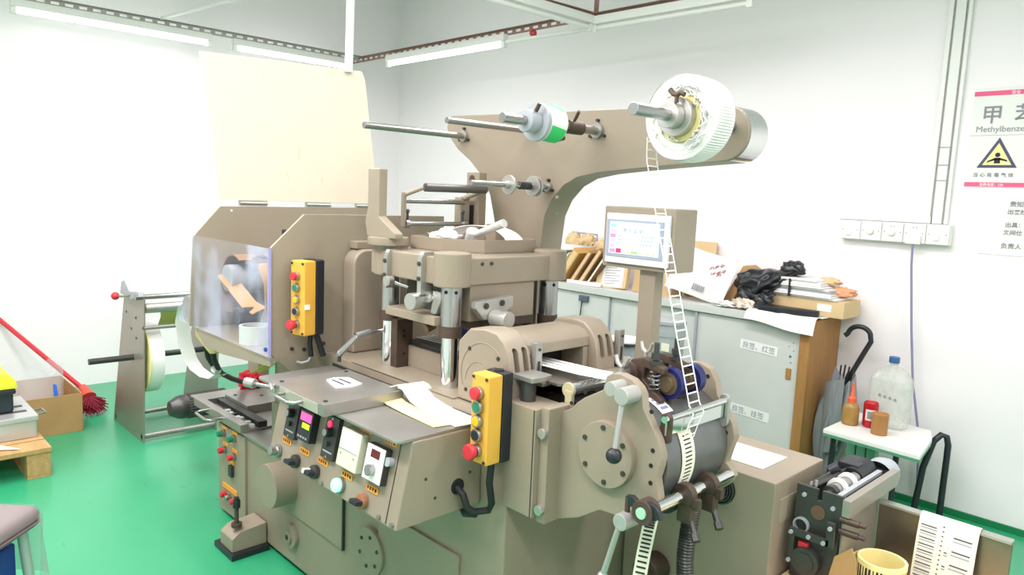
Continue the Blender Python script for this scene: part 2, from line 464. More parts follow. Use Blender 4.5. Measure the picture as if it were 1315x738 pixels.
ccyl(-1.583, .638, .021, 0, .010, n=28, bev=.002).build('lamp_bezel', STEEL, con)
ccyl(-1.583, .638, .018, .008, .022, n=28, bev=.006).build('pilot_lamp', LAMPG, con)
for x, z in ((-1.89, .668), (-1.785, .667), (-1.685, .668), (-1.735, .795), (-1.563, .668), (-1.447, .670), (-1.52, .797), (-1.41, .795), (-1.614, .722)):
    caption(x, z, .05 if x != -1.614 else .022)
    for k in range(4 if x != -1.614 else 2):
        xx = x - (.018 if x != -1.614 else .005) + .011*k
        B().box(-.003, .003, -.0022, 0, -.004, .004, M=MT(xx, z)).build('caption_text', INK, con) if k % 2 else \
            B().box(-.003, .003, -.0022, 0, -.001, .003, M=MT(xx, z)).box(-.001, .001, -.0022, 0, -.005, .005, M=MT(xx, z)).build('caption_text', INK, con)
for x, z in ((-1.97, .62), (-1.40, .618), (-1.345, .618), (-1.67, .616)): ccyl(x, z, .006, 0, .005, n=10).build('screw', STEEL, con)
# cable grommet and cable on the right cheek of the console
B().cyl((-1.331, 1.13, .672), (-1.327, 1.13, .672), .020, n=24).build('cable_hole', BLACKM, con)
B().tube([(-1.34, 1.13, .672), (-1.30, 1.125, .66), (-1.29, 1.13, .63), (-1.285, 1.15, .615), (-1.27, 1.185, .615), (-1.255, 1.18, .64), (-1.245, 1.16, .70), (-1.24, 1.16, .76)], .009).build('cable', RUBBER, PR)
B().tube([(-1.36, 1.17, .60), (-1.32, 1.15, .598), (-1.285, 1.155, .608)], .009).build('cable', RUBBER, PR)
for y, z in ((1.03, .715), (1.06, .66), (1.17, .70)): B().cyl((-1.331, y, z), (-1.3285, y, z), .004, n=8).build('screw', DARK, con)
# feed table plate with rounded corners
def rrect(x0, x1, y0, y1, r, n=6):
    return arc(x1-r, y1-r, r, 0, 90, n)+arc(x0+r, y1-r, r, 90, 180, n)+arc(x0+r, y0+r, r, 180, 270, n)+arc(x1-r, y0+r, r, 270, 360, n)
B().prism(rrect(-2.07, -1.335, .948, 1.205, .02), 'z', .815, .823, .0015).build('feed_table', PLATE, PR)
B().box(-2.07, -1.335, 1.206, 1.211, .80, .83).build('table_back_strip', DARK, PR)
# push button boxes
def button_box(x0, x1, yf, yb, z0, z1, br, rot=0):
    M = Matrix.Translation((x0, yb, 0)) @ Matrix.Rotation(R(rot), 4, 'Z') @ Matrix.Translation((-x0, -yb, 0)); XF = lambda b: b.xf(M)
    ym = yf+(yb-yf)*.58
    bb = XF(B().box(x0, x1, yf, ym, z0, z1, .005)).build('button_box_cover', YELLOW, PR)
    XF(B().box(x0-.002, x1+.002, ym, yb, z0-.002, z1+.002, .005)).build('button_box_back', BLACK, PR)
    xm = (x0+x1)/2; n = 5; h = z1-z0
    zs = [z1-h*.20-h*.157*k for k in range(4)]+[z0+h*.155]
    for z, m in zip(zs, (RED, GREENB, YELB, BLACK, RED)):
        big = z == zs[-1]
        XF(B().cyl((xm, yf, z), (xm, yf-.012, z), br, n=24, bev=.002)).build('button_bezel', STEEL, bb)
        if big: XF(B().cyl((xm, yf-.01, z), (xm, yf-.02, z), br*.7, n=20).cyl((xm, yf-.018, z), (xm, yf-.034, z), br*1.2, n=28, bev=.005)).build('stop_button', RED, bb)
        else:
            d = .022 if m is RED else .014
            XF(B().cyl((xm, yf-.005, z), (xm, yf-d, z), br*(.95 if m is RED else .78), n=24, bev=.003)).build('push_button', m, bb)
    for x in (x0+.008, x1-.008):
        for z in (z0+.008, z1-.008): XF(B().cyl((x, yf, z), (x, yf-.003, z), .004, n=8)).build('screw', DARK, bb)
    return bb
button_box(-1.290, -1.227, 1.130, 1.209, .753, .973, .0165)
B().cyl((-1.258, 1.19, .974), (-1.258, 1.19, .978), .012, n=16).build('box_plug', BLACKM, PR)
bb1 = button_box(-2.118, -2.053, 1.070, 1.150, .935, 1.170, .0135, 13)
B().box(-2.0385, -2.0345, 1.088, 1.104, 1.02, 1.035).build('sticker', PAPER, bb1)
B().tube([(-2.10, 1.145, .945), (-2.10, 1.14, .90), (-2.098, 1.145, .855)], .008).build('cable', RUBBER, PR)
B().tube([(-2.09, 1.15, .945), (-2.085, 1.165, .90), (-2.085, 1.18, .855)], .010).build('cable', RUBBER, PR)
B().tube([(-2.098, 1.145, .858), (-2.10, 1.135, .84), (-2.105, 1.115, .835), (-2.11, 1.10, .84)], .004).build('cable_end', GREYP, PR)
# hood side plates, lid, hinges
prof = [(1.022, .868), (1.022, 1.206), (1.135, 1.311), (1.70, 1.311), (1.70, .86), (1.25, .70), (1.12, .775)]
hn = B().prism(prof, 'x', -2.142, -2.13, .0015).build('hood_plate', BEIGE2, PR)
prof2 = [(1.0, .868), (1.019, 1.199), (1.118, 1.311), (1.82, 1.318), (1.82, .80), (1.2, .80)]
B().prism(prof2, 'x', -2.762, -2.75, .0015).build('hood_plate', BEIGE2, PR)
lid = B()
lid.prism([(1.119, 1.336), (1.826, 1.334), (1.80, 1.50), (1.745, 1.86), (1.73, 1.893), (1.049, 1.868)], 'x', -2.762, -2.755, .001)
lid = lid.build('hood_lid', LIDM, PR)
for y in (1.25, 1.53, 1.765): B().box(-2.768, -2.752, y-.055, y+.055, 1.314, 1.336).cyl((-2.751, y-.055, 1.325), (-2.751, y+.055, 1.325), .006, n=10).build('hinge', BRUSH, lid)
for y, z in ((1.092, .88), (1.135, .873), (1.205, .885)): B().cyl((-2.13, y, z), (-2.124, y, z), .006, n=10).build('bolt', DARK, hn)
B().cyl((-2.75, 1.16, 1.295), (-2.747, 1.16, 1.295), .004, n=8).build('bolt', PAPER, PR)
B().box(-2.765, -2.70, 1.80, 1.83, .8, 1.31).build('hood_back_post', BEIGE2, PR)
# acrylic guard
ac = B().box(-2.90, -2.128, 1.012, 1.017, .862, 1.204).build('acrylic_guard', ACRYL, PR)
B().box(-2.128, -2.122, 1.010, 1.019, .862, 1.204).build('guard_edge', ACRED, ac)
B().cyl((-2.14, 1.012, .885), (-2.14, 1.006, .885), .007, n=12).build('guard_screw', BLUE, ac)
# shelf inside the hood, posts below
B().box(-2.74, -2.13, 1.02, 1.33, .845, .857, .001).build('hood_shelf', BEIGE2, PR)
B().prism([(-2.74, .845), (-2.13, .845), (-2.13, .83), (-2.5, .80), (-2.66, .80)], 'y', 1.02, 1.03, .001).build('shelf_skirt', BEIGE2, PR)
B().box(-3.44, -3.32, 1.53, 1.585, .0, .80, .003).build('hood_post', BEIGE, PR)
B().box(-3.40, -2.7, 1.54, 1.58, .72, .80, .003).build('hood_beam', BEIGE2, PR)
B().box(-2.56, -2.50, 1.28, 1.34, .41, .845, .003).build('hood_post', BEIGE, PR)
for z in (.66, .72): B().cyl((-3.32, 1.56, z), (-3.25, 1.56, z), .008, n=12).sph((-3.25, 1.56, z), .013).build('stub_bolt', STEEL, PR)
jb = B().prism([(-2.86, .845), (-2.67, .835), (-2.67, .765), (-2.72, .755), (-2.86, .80)], 'y', 1.06, 1.11, .003).build('junction_box', mat('cream_box', 'D8C58A', .5), PR)
for dx in (0, .045):
    B().tube([(-2.82+dx*1.5, 1.085, .78), (-2.86+dx*1.3, 1.11, .71), (-2.93+dx, 1.16, .65), (-3.0+dx*.6, 1.21, .605), (-3.10+dx*.5, 1.30, .545), (-3.2+dx*.3, 1.40, .49)], .011).build('cable', RUBBER, PR)
B().tube([(-2.915, 1.16, .655), (-2.895, 1.15, .645), (-2.875, 1.155, .64)], .016, n=8).build('cable_tie', PAPER, PR)
# web rolls inside the hood
B().cyl((-2.42, 1.22, 1.04), (-2.42, 1.50, 1.04), .115, n=40, bev=.004).build('kraft_roll', mat('pale_kraft_roll', '9A8265', .8), PR)
BRK = mat('brown_kraft_web', '8A6A4A', .7, noise=.5, nscale=10, col2='7A5B3E')
B().strip([(-2.40+.15*math.cos(R(a)), 1.17, 1.03+.13*math.sin(R(a))) for a in range(-60, 130, 8)], (0, .10, 0), .004).build('kraft_web', BRK, PR)
B().strip([(-2.62+.11*math.cos(R(a)), 1.15, 1.02+.12*math.sin(R(a))) for a in range(60, 250, 10)], (0, .08, 0), .004).build('kraft_web', BRK, PR)
B().strip([(-2.70, 1.11, 1.06), (-2.60, 1.11, 1.02), (-2.48, 1.11, .97), (-2.40, 1.11, .96)], (0, .05, .02), .004).build('kraft_web', KRAFT, PR)
B().strip([(-2.33, 1.11, .94), (-2.30, 1.11, 1.0), (-2.31, 1.11, 1.07), (-2.36, 1.11, 1.13)], (0, .05, .01), .004).build('kraft_web', KRAFT, PR)
B().box(-2.74, -2.15, 1.34, 1.36, .87, .99).build('dark_back_panel', DARK, PR)
B().cyl((-2.65, 1.10, 1.05), (-2.65, 1.60, 1.05), .05, n=28).build('guide_roller', GREYP, PR)
B().cyl((-2.45, 1.05, .94), (-2.45, 1.6, .94), .03, n=24).build('guide_roller', DARK, PR)
B().box(-2.55, -2.20, 1.30, 1.34, 1.20, 1.235, .004).box(-2.42, -2.22, 1.2, 1.42, 1.225, 1.245, .004).build('dark_bracket', BLACKM, PR)
B().box(-2.38, -2.22, 1.45, 1.50, 1.25, 1.262, .003).build('bracket_tool', BRUSH, PR)
# infeed roller, disc end towards the camera
B().cyl((-2.87, 1.035, .905), (-2.87, 1.065, .905), .055, n=40, bev=.003).build('infeed_roller', mat('dull_steel_disc', '8F8B83', .5, .4), PR)
for x_, y_, m_ in ((-2.37, 1.08, 1), (-2.24, 1.13, 2)):
    B().ring((x_, y_, .858), (0, 0, 1), .052, .042, .062, 36).build('tape_core', mat('frosted_core', 'C9CFC8', .4) if m_ == 1 else KRAFT2, PR)
B().cyl((-2.87, 1.065, .905), (-2.87, 1.075, .905), .050, n=40).cyl((-2.87, 1.075, .905), (-2.87, 1.40, .905), .045, n=32).build('roller_body', CHROME, PR)
# cast boss beside the first guide post
pts = arc(1.325, 1.15, .05, 180, 90, 8)
B().prism([(1.275, .855)]+pts+[(1.46, 1.20), (1.46, .855)], 'x', -2.13, -2.06, .008, 3).build('cast_boss', BEIGE, PR)
B().box(-2.135, -2.085, 1.30, 1.46, 1.2, 1.225, .004).build('boss_lip', BEIGE, PR)
# crank lever
B().cyl((-1.872, 1.26, .966), (-1.868, 1.20, .962), .006, n=12).cyl((-1.868, 1.215, .963), (-1.872, 1.168, .957), .014, .012, n=16).cyl((-1.872, 1.17, .955), (-1.910, 1.14, .905), .008, .011, n=16).sph((-1.912, 1.138, .901), .011).build('crank_lever', STEEL, PR)
B().cyl((-1.912, 1.138, .90), (-1.912, 1.136, .875), .006, n=10).build('lever_tip', DARK, PR)
# ---------------------------------------------------------------- press head on four guide posts
P = [(-1.865, 1.285), (-1.55, 1.272), (-1.55, 1.665), (-1.865, 1.665)]
b = B()
b.box(-1.90, -1.515, 1.235, 1.70, 1.145, 1.222, .006)
for i, (x, y) in enumerate(P): b.cyl((x, y, 1.142), (x, y, 1.236), .052, n=40, bev=.005)
head = b.build('press_head', BEIGE, PR)
hexp = [(-1.864, 1.40), (-1.850, 1.347), (-1.704, 1.359), (-1.614, 1.445), (-1.610, 1.658), (-1.68, 1.70), (-1.82, 1.70), (-1.875, 1.60)]
cap = B().prism(hexp, 'z', 1.221, 1.226, .001).build('head_tray', BEIGE, PR)
b = B(); cx, cyy = -1.74, 1.52
for i in range(8):
    a, c = hexp[i], hexp[(i+1) % 8]
    ai = (cx+(a[0]-cx)*.93, cyy+(a[1]-cyy)*.93); ci = (cx+(c[0]-cx)*.93, cyy+(c[1]-cyy)*.93)
    b.prism([a, c, ci, ai], 'z', 1.223, 1.262)
b.build('tray_rim', BEIGE, cap, 0)
B().cyl((-1.10, 1.70, .365), (-1.10, 1.635, .365), .042, n=28, bev=.003).cyl((-1.10, 1.64, .365), (-1.10, 1.625, .365), .022, n=20).build('drive_hub', IRON, PR)
B().cyl((-1.74, 1.50, 1.245), (-1.72, 1.49, 1.285), .022, n=28, bev=.003).cyl((-1.70, 1.485, 1.274), (-1.565, 1.475, 1.316), .010, .013, n=20, bev=.001).build('clamp_crank', mat('white_metal', 'DADBDA', .3, .5), PR)
# platen block and lower plates below the head
B().box(-1.82, -1.525, 1.318, 1.575, 1.04, 1.146, .004).build('platen_block', BEIGE, PR)
B().box(-1.84, -1.53, 1.325, 1.58, 1.015, 1.045, .002).build('die_chase', IRON, PR)
B().box(-1.81, -1.57, 1.23, 1.33, 1.03, 1.055, .003).build('platen_lip', BEIGE2, PR)
B().box(-1.80, -1.58, 1.30, 1.32, 1.05, 1.14, .002).build('platen_recess', DARK, PR)
for i, (x, y) in enumerate(P):
    sl = B().cyl((x, y, 1.03), (x, y, 1.145), .030, n=32, bev=.002)
    sl = sl.build('guide_sleeve', STEEL, PR)
    for a in (-70, -15): B().cyl((x+.029*math.cos(R(a)), y+.029*math.sin(R(a)), 1.128), (x+.0315*math.cos(R(a)), y+.0315*math.sin(R(a)), 1.128), .005, n=10).build('set_screw', BLACKM, sl)
    B().cyl((x, y, 1.00), (x, y, 1.032), .032, n=32).build('post_collar', IRON, PR)
    B().cyl((x, y, .856), (x, y, 1.01), .0255, n=32).build('guide_post', CHROME if i < 2 else STEEL, PR)
B().box(-1.862, -1.81, 1.275, 1.335, .857, 1.008, .002).build('dark_riser', IRON, PR)
for z in (.90, .955, .97): B().cyl((-1.809, 1.30, z), (-1.806, 1.30, z), .004, n=8).build('riser_hole', BLACKM, PR)
# bright side brackets on the head
for x, z0, z1 in ((-1.795, 1.112, 1.225), (-1.627, 1.112, 1.232)):
    br = B().prism([(1.218, z0), (1.218, z1-.018), (1.228, z1), (1.262, z1), (1.262, z0)], 'x', x-.012, x+.006, .001).build('head_bracket', BRUSH, PR)
    for z in (z1-.033, z1-.075): B().cyl((x-.003, 1.219, z), (x-.003, 1.214, z), .0065, n=14).build('socket_bolt', DARK, br)
for y in (1.35, 1.385): B().cyl((-1.516, y, 1.205), (-1.5115, y, 1.205), .005, n=10).build('socket_bolt', DARK, PR)
# adjusting knobs
def kn(c, d, r, l, m=BRUSH, name='adjusting_knob'):
    c = Vector(c); d = Vector(d).normalized()
    o = B().cyl(c, c+d*l, r, n=32, bev=.002).build(name, m, PR); return o
kn((-1.645, 1.24, 1.092), (.12, -1, 0), .024, .045, BRUSH)
B().cyl((-1.645, 1.24, 1.092), (-1.64, 1.29, 1.10), .010, n=16).build('knob_shaft', STEEL, PR)
kn((-1.615, 1.262, 1.105), (0, -1, 0), .016, .024)
kn((-1.772, 1.225, 1.135), (.1, -1, 0), .0155, .022)
B().cyl((-1.775, 1.225, 1.133), (-1.74, 1.262, 1.118), .006, n=12).cyl((-1.62, 1.24, 1.10), (-1.56, 1.26, 1.112), .006, n=12).build('knob_rod', STEEL, PR)
B().prism([(-1.61, 1.06), (-1.585, 1.06), (-1.56, 1.11), (-1.56, 1.125), (-1.60, 1.125), (-1.60, 1.10)], 'y', 1.245, 1.265, .002).build('knob_bracket', BRUSH, PR)
# bracket and round knob towards the drum
b = B().prism([(1.30, 1.105), (1.44, 1.115), (1.44, 1.085), (1.385, 1.052), (1.33, 1.052), (1.30, 1.085)], 'x', -1.50, -1.475, .003).build('end_bracket', BRUSH, PR)
for y, z in ((1.335, 1.092), (1.395, 1.097)): B().cyl((-1.475, y, z), (-1.472, y, z), .009, n=16).cyl((-1.473, y, z), (-1.470, y, z), .0055, n=8).build('socket_bolt', DARK, b)
kn((-1.475, 1.365, 1.058), (1, .05, 0), .024, .06)
B().cyl((-1.50, 1.365, 1.06), (-1.47, 1.365, 1.06), .014, n=20).build('knob_shaft', STEEL, PR)
# bed below the head
B().box(-1.83, -1.535, 1.32, 1.64, .857, .925, .004).build('die_bed', BEIGE, PR)
B().box(-1.83, -1.52, 1.33, 1.62, .925, .937, .001).build('bed_plate', DARK, PR)
for k in range(4): B().strip([(-1.82, 1.36+.02*k, .943), (-1.5, 1.38+.02*k, .943)], (0, .010, 0)).build('label_web', PAPER, PR)
B().box(-1.80, -1.76, 1.56, 1.66, .94, 1.02, .01).cyl((-1.78, 1.54, .97), (-1.78, 1.68, .97), .05, n=24).build('blue_motor', BLUE, PR)
B().cyl((-1.70, 1.31, 1.01), (-1.79, 1.45, 1.01), .008, n=12).cyl((-1.70, 1.30, .995), (-1.70, 1.33, 1.005), .013, n=14).build('brass_screw', mat('worn_brass', '9B8A66', .35, .8), PR)
B().cyl((-1.585, 1.32, .90), (-1.585, 1.295, .90), .014, n=16).build('bed_knob', IRON, PR)
# uprights with rods
p1 = [(-1.925, 1.462), (-1.862, 1.462), (-1.862, 1.318), (-1.775, 1.272), (-1.775, 1.256), (-1.925, 1.256), (-1.938, 1.30), (-1.925, 1.34)]
B().prism(p1, 'y', 1.235, 1.265, .004).build('upright', BEIGE, PR)
B().cyl((-1.860, 1.27, 1.233), (-1.860, 1.27, 1.258), .062, n=36, bev=.004).build('upright_flange', BEIGE, PR)
b = B().box(-1.955, -1.888, 1.655, 1.69, 1.236, 1.472, .003).build('upright', BEIGE, PR)
B().prism(rrect(-1.938, -1.912, 1.43, 1.462, .013), 'y', 1.652, 1.6555).build('slot', IRON, b)
B().box(-1.95, -1.915, 1.60, 1.64, 1.24, 1.385, .003).build('rod_cheek', BEIGE, PR)
B().box(-1.93, -1.91, 1.65, 1.6545, 1.26, 1.36, .003).build('slot', BLACKM, b)
B().box(-1.915, -1.900, 1.352, 1.364, 1.285, 1.395, .002).build('rod_cheek', BEIGE2, PR)
B().box(-1.83, -1.78, 1.64, 1.69, 1.24, 1.30, .003).build('rear_block', BEIGE, PR)
B().cyl((-1.86, 1.405, 1.412), (-1.86, 1.66, 1.414), .0135, n=20).build('web_roller', mat('black_roller', '6A6866', .4, .6), PR)
B().cyl((-1.915, 1.362, 1.368), (-1.915, 1.612, 1.368), .0085, n=16).build('web_rod', STEEL, PR)
B().cyl((-1.905, 1.362, 1.295), (-1.905, 1.612, 1.295), .0075, n=16).cyl((-1.905, 1.362, 1.295), (-1.905, 1.375, 1.295), .014, n=16).cyl((-1.905, 1.6, 1.295), (-1.905, 1.615, 1.295), .014, n=16).build('web_rod', STEEL, PR)
B().cyl((-1.86, 1.40, 1.412), (-1.908, 1.358, 1.385), .007, n=10).build('roller_link', BEIGE2, PR); B().cyl((-1.86, 1.655, 1.412), (-1.93, 1.61, 1.378), .009, n=10).build('roller_link', BEIGE2, PR)
for y in (1.372, 1.60): B().cyl((-1.905, y, 1.30), (-1.905, y, 1.335), .004, n=8).sph((-1.905, y, 1.335), .007, 8).build('thumb_screw', DARK, PR)
# corrugated hose by the rear post
def hose(pts, r, pitch=.007):
    P_ = []; pts = [Vector(p) for p in pts]
    # smooth
    for i in range(len(pts)-1):
        a, b_, c, d = pts[max(i-1, 0)], pts[i], pts[i+1], pts[min(i+2, len(pts)-1)]
        n = max(2, int((c-b_).length/pitch*2))
        for k in range(n):
            t = k/n
            P_.append(.5*((2*b_)+(c-a)*t+(2*a-5*b_+4*c-d)*t*t+(3*b_-a-3*c+d)*t**3))
    P_.append(pts[-1])
    return B().tube(P_, r, 14, wob=lambda i: 1.0 if i % 2 else .86)
hose([(-1.57, 1.60, 1.16), (-1.575, 1.60, 1.08), (-1.57, 1.595, 1.0), (-1.55, 1.60, .93), (-1.53, 1.62, .87)], .017).build('corrugated_hose', DARK, PR)
def carve(o, cut):
    c = cut.build('cutter', BEIGE, None, 0)
    md = o.modifiers.new('cut', 'BOOLEAN'); md.object = c; md.solver = 'EXACT'; md.use_self = True
    bpy.context.view_layer.update()
    me = bpy.data.meshes.new_from_object(o.evaluated_get(bpy.context.evaluated_depsgraph_get()))
    o.modifiers.remove(md); o.data = me
    bpy.data.objects.remove(c)
# ---------------------------------------------------------------- bearing housings and cross cover
hp = [(-1.450, .857), (-1.453, 1.012), (-1.408, 1.052), (-1.35, 1.060), (-1.305, 1.056), (-1.278, 1.036), (-1.259, 1.011), (-1.248, .964), (-1.244, .90), (-1.244, .857)]
for yf, yb in ((1.220, 1.296), (1.553, 1.632)):
    hs = B().prism(hp, 'y', yf, yb, .006, 3).build('bearing_housing', BEIGE, PR)
    cut = B()
    for dy in (.024, .056): cut.prism(rrect(yf+dy-.009, yf+dy+.009, .955, 1.022, .009), 'x', -1.286, -1.20)
    carve(hs, cut)
    for dy in (.024, .056): B().cyl((-1.284, yf+dy, .972), (-1.268, yf+dy, .972), .006, n=12).build('slot_bolt', BRUSH, hs)
    if yf < 1.5:
        B().tube([(x, yf-.0006, z) for x, z in arc(-1.348, .935, .088, -25, 205, 30)], .0011, 6).build('cover_seam', BEIGE2, hs)
        B().tube([(x, yf-.0006, z) for x, z in arc(-1.362, .915, .056, 0, 180, 24)], .0009, 6).build('cover_seam', BEIGE2, hs)
        for x, z in ((-1.405, 1.0), (-1.295, .993), (-1.415, .888)): B().cyl((x, yf+.001, z), (x, yf-.002, z), .0055, n=12).cyl((x, yf-.001, z), (x, yf-.003, z), .003, n=8).build('socket_bolt', DARK, hs)
cc = [(-1.42, .985), (-1.42, 1.03), (-1.40, 1.043), (-1.325, 1.043), (-1.298, 1.034), (-1.283, 1.018), (-1.280, .992), (-1.42, .975)]
B().prism(cc, 'y', 1.294, 1.556, .003).build('cross_cover', BEIGE, PR)
B().box(-1.38, -1.281, 1.530, 1.555, .857, .99, .003).build('cover_leg', BEIGE, PR)
B().box(-1.44, -1.36, 1.297, 1.552, .86, .972).build('cover_gap_shade', BLACKM, PR)  # black block standing in for the shade beneath the cross cover
for y in (1.300, 1.640):
    bk = B().box(-1.262, -1.242, y, y+.024, .925, 1.033, .002).build('slotted_bracket', BRUSH, PR)
    B().box(-1.243, -1.241, y+.008, y+.016, .945, .985).build('slot', DARK, bk)
    B().box(-1.262, -1.215, y, y+.030, .925, .935, .002).build('bracket_foot', BRUSH, bk); B().cyl((-1.242, y+.012, 1.015), (-1.239, y+.012, 1.015), .004, n=8).build('screw', DARK, bk)
# deck around the drum feed and guides
B().box(-1.36, -1.16, 1.45, 1.78, .90, .925, .003).build('feed_deck', BEIGE, PR)
B().prism(rrect(-1.315, -1.168, 1.315, 1.495, .015), 'z', .934, .940).build('web_plate', mat('worn_dark_plate', '8B867E', .4, .5, noise=.6, nscale=15, col2='736E67'), PR)
B().box(-1.24, -1.0, 1.35, 1.53, .80, .90, .003).build('deck_beam', DARK, PR)
# corner block, riser and its cap
bl = B().box(-1.247, -1.145, 1.208, 1.305, .630, .900, .004).build('corner_block', BEIGE, PR)
B().box(-1.151, -1.149, 1.2065, 1.21, .632, .898).build('seam', DARK, bl)
B().box(-1.146, -1.118, 1.225, 1.30, .62, .905, .003).build('hinge_strip', BEIGE, PR)
for z in (.845, .655): B().cyl((-1.13, 1.226, z), (-1.13, 1.212, z), .013, n=20, bev=.002).build('hinge_bolt', BRUSH, PR)
B().cyl((-1.216, 1.252, .900), (-1.216, 1.252, .953), .019, n=28).build('riser', DARK, PR)
B().prism([(-1.25, 1.228), (-1.182, 1.228), (-1.176, 1.268), (-1.185, 1.30), (-1.25, 1.30)], 'z', .952, .965, .002).build('riser_cap', BRUSH, PR)
# ---------------------------------------------------------------- drum unit
out = [(-1.124, .62), (-1.135, .888), (-1.12, .891), (-1.091, .907), (-1.073, .926), (-1.051, .943), (-1.0, .972), (-.992, 1.006), (-.975, 1.016), (-.953, 1.019), (-.922, 1.013), (-.902, 1.0), (-.892, .985), (-.887, .956), (-.864, .926), (-.843, .895), (-.832, .862), (-.836, .834), (-.842, .811), (-.837, .79), (-.831, .766), (-.838, .735), (-.856, .710), (-.921, .696), (-.988, .691), (-1.05, .65)]
npl = B().prism(out, 'y', 1.27, 1.295, .003).build('drum_side_plate', BEIGE, PR)
out2 = [(-1.05, .93), (-1.0, .975), (-.97, 1.008), (-.926, 1.014), (-.897, 1.004), (-.878, .975), (-.871, .945), (-.848, .917), (-.826, .885), (-.817, .852), (-.828, .814), (-.834, .788), (-.818, .774), (-.811, .757), (-.821, .738), (-.856, .706), (-1.0, .70), (-1.08, .72)]
fpl = B().prism(out2, 'y', 1.548, 1.573, .003).build('drum_side_plate', BEIGE, PR)
for x, z in ((-1.05, .955), (-1.09, .92), (-.855, .872), (-.857, .838), (-.855, .80), (-.865, .955), (-.955, .985)):
    B().cyl((x, 1.271, z), (x, 1.2685, z), .005, n=10).build('plate_hole', BLACKM, npl)
for x, z in ((-.85, .93), (-.84, .86), (-.90, .985)):
    B().cyl((x, 1.549, z), (x, 1.5465, z), .005, n=10).build('plate_hole', BLACKM, fpl)
dc = B().cyl((-.972, 1.272, .832), (-.972, 1.252, .832), .076, n=56, bev=.003).build('bearing_cover', BEIGE, PR)
for k in range(6):
    a = R(60*k+35); B().cyl((-.972+.062*math.cos(a), 1.253, .832+.062*math.sin(a)), (-.972+.062*math.cos(a), 1.249, .832+.062*math.sin(a)), .006, n=12).build('socket_bolt', DARK, dc)
B().cyl((-.965, 1.297, .828), (-.965, 1.546, .828), .131, n=72).build('drum', DRUMM, PR)
# handle lever at the top
B().cyl((-.945, 1.272, .993), (-.945, 1.225, .993), .0165, n=28, bev=.002).cyl((-.913, 1.272, .984), (-.913, 1.222, .984), .0195, n=28, bev=.003).cyl((-.915, 1.232, .975), (-.912, 1.212, .87), .0065, .0055, n=14).build('handle_lever', mat('grey_cast', 'A9A9A4', .4, .35), PR)
B().sph((-.912, 1.210, .857), .0175, 24).build('handle_ball', BLACK, PR)
# idler roller left of the drum
B().cyl((-1.135, 1.305, .935), (-1.135, 1.315, .935), .019, n=24, bev=.002).box(-1.142, -1.12, 1.303, 1.315, .86, .935, .002).build('idler_bracket', mat('pale_olive', 'B7AE8C', .5), PR)
B().cyl((-1.133, 1.315, .936), (-1.133, 1.54, .936), .0155, n=28).build('idler_roller', CHROME, PR)
for y in (1.315, 1.50):
    x = -.985 if y < 1.4 else -1.05
    B().cyl((x, y, .97), (x, y, 1.02), .006, n=12).tube([(x-.018, y, 1.048), (x-.012, y, 1.03), (x, y, 1.022), (x+.012, y, 1.03), (x+.018, y, 1.048)], .005, 8).build('wing_screw', BRUSH, PR)
    B().cyl((x, y+.002, .945), (x, y+.03, .985), .018, n=20).build('wing_clamp', BRUSH, PR)
# upper clamp arms with blue wheels
for y in (1.355, 1.435):
    B().cyl((-.985, y-.012, 1.005), (-.985, y+.032, 1.005), .024, n=24, bev=.002).prism([(-1.0, 1.0), (-.99, 1.035), (-.955, 1.045), (-.90, 1.03), (-.90, 1.015), (-.95, 1.022), (-.955, .995), (-.90, .955), (-.91, .94), (-.965, .965)], 'y', y, y+.022, .003).build('clamp_arm', IRON, PR)
    B().cyl((-.928, y+.011, 1.02), (-.928, y+.011, 1.083), .006, n=12).cyl((-.928, y+.011, 1.045), (-.928, y+.011, 1.06), .011, n=8).cyl((-.928, y+.011, 1.034), (-.928, y+.011, 1.042), .015, n=16).build('clamp_bolt', DARK, PR)
    sp = [(-.928+.012*math.cos(k*.7), y+.011+.012*math.sin(k*.7), .97+.0011*k) for k in range(44)]
    B().tube(sp, .002, 5).build('clamp_spring', STEEL, PR)
    w = B().ring((-.905, y+.030, .990), (0, 1, 0), .036, .026, .024).build('blue_wheel', BLUEW, PR)
    B().cyl((-.905, y+.028, .990), (-.905, y+.056, .990), .026, n=28).cyl((-.905, y+.018, .990), (-.905, y+.032, .990), .017, n=24).build('wheel_hub', mat('bronze_hub', '8C7C64', .35, .7), w)
B().cyl((-.985, 1.295, 1.005), (-.985, 1.548, 1.005), .010, n=16).build('clamp_shaft', STEEL, PR)
# stripping bar over the drum
B().cyl((-.842, 1.285, .94), (-.842, 1.545, .94), .0075, n=20).build('stripping_bar', CHROME, PR)
B().box(-.846, -.841, 1.295, 1.545, .902, .938, .001).build('stripping_plate', CHROME, PR)
B().prism(rrect(-.856, -.832, .877, .955, .010), 'y', 1.533, 1.545, .002).build('bar_bracket', BRUSH, PR)
B().box(-.848, -.840, 1.531, 1.534, .90, .935).build('bracket_slot', DARK, PR)
B().prism(rrect(-.858, -.832, .885, .95, .010), 'y', 1.296, 1.306, .002).build('bar_bracket', IRON, PR)
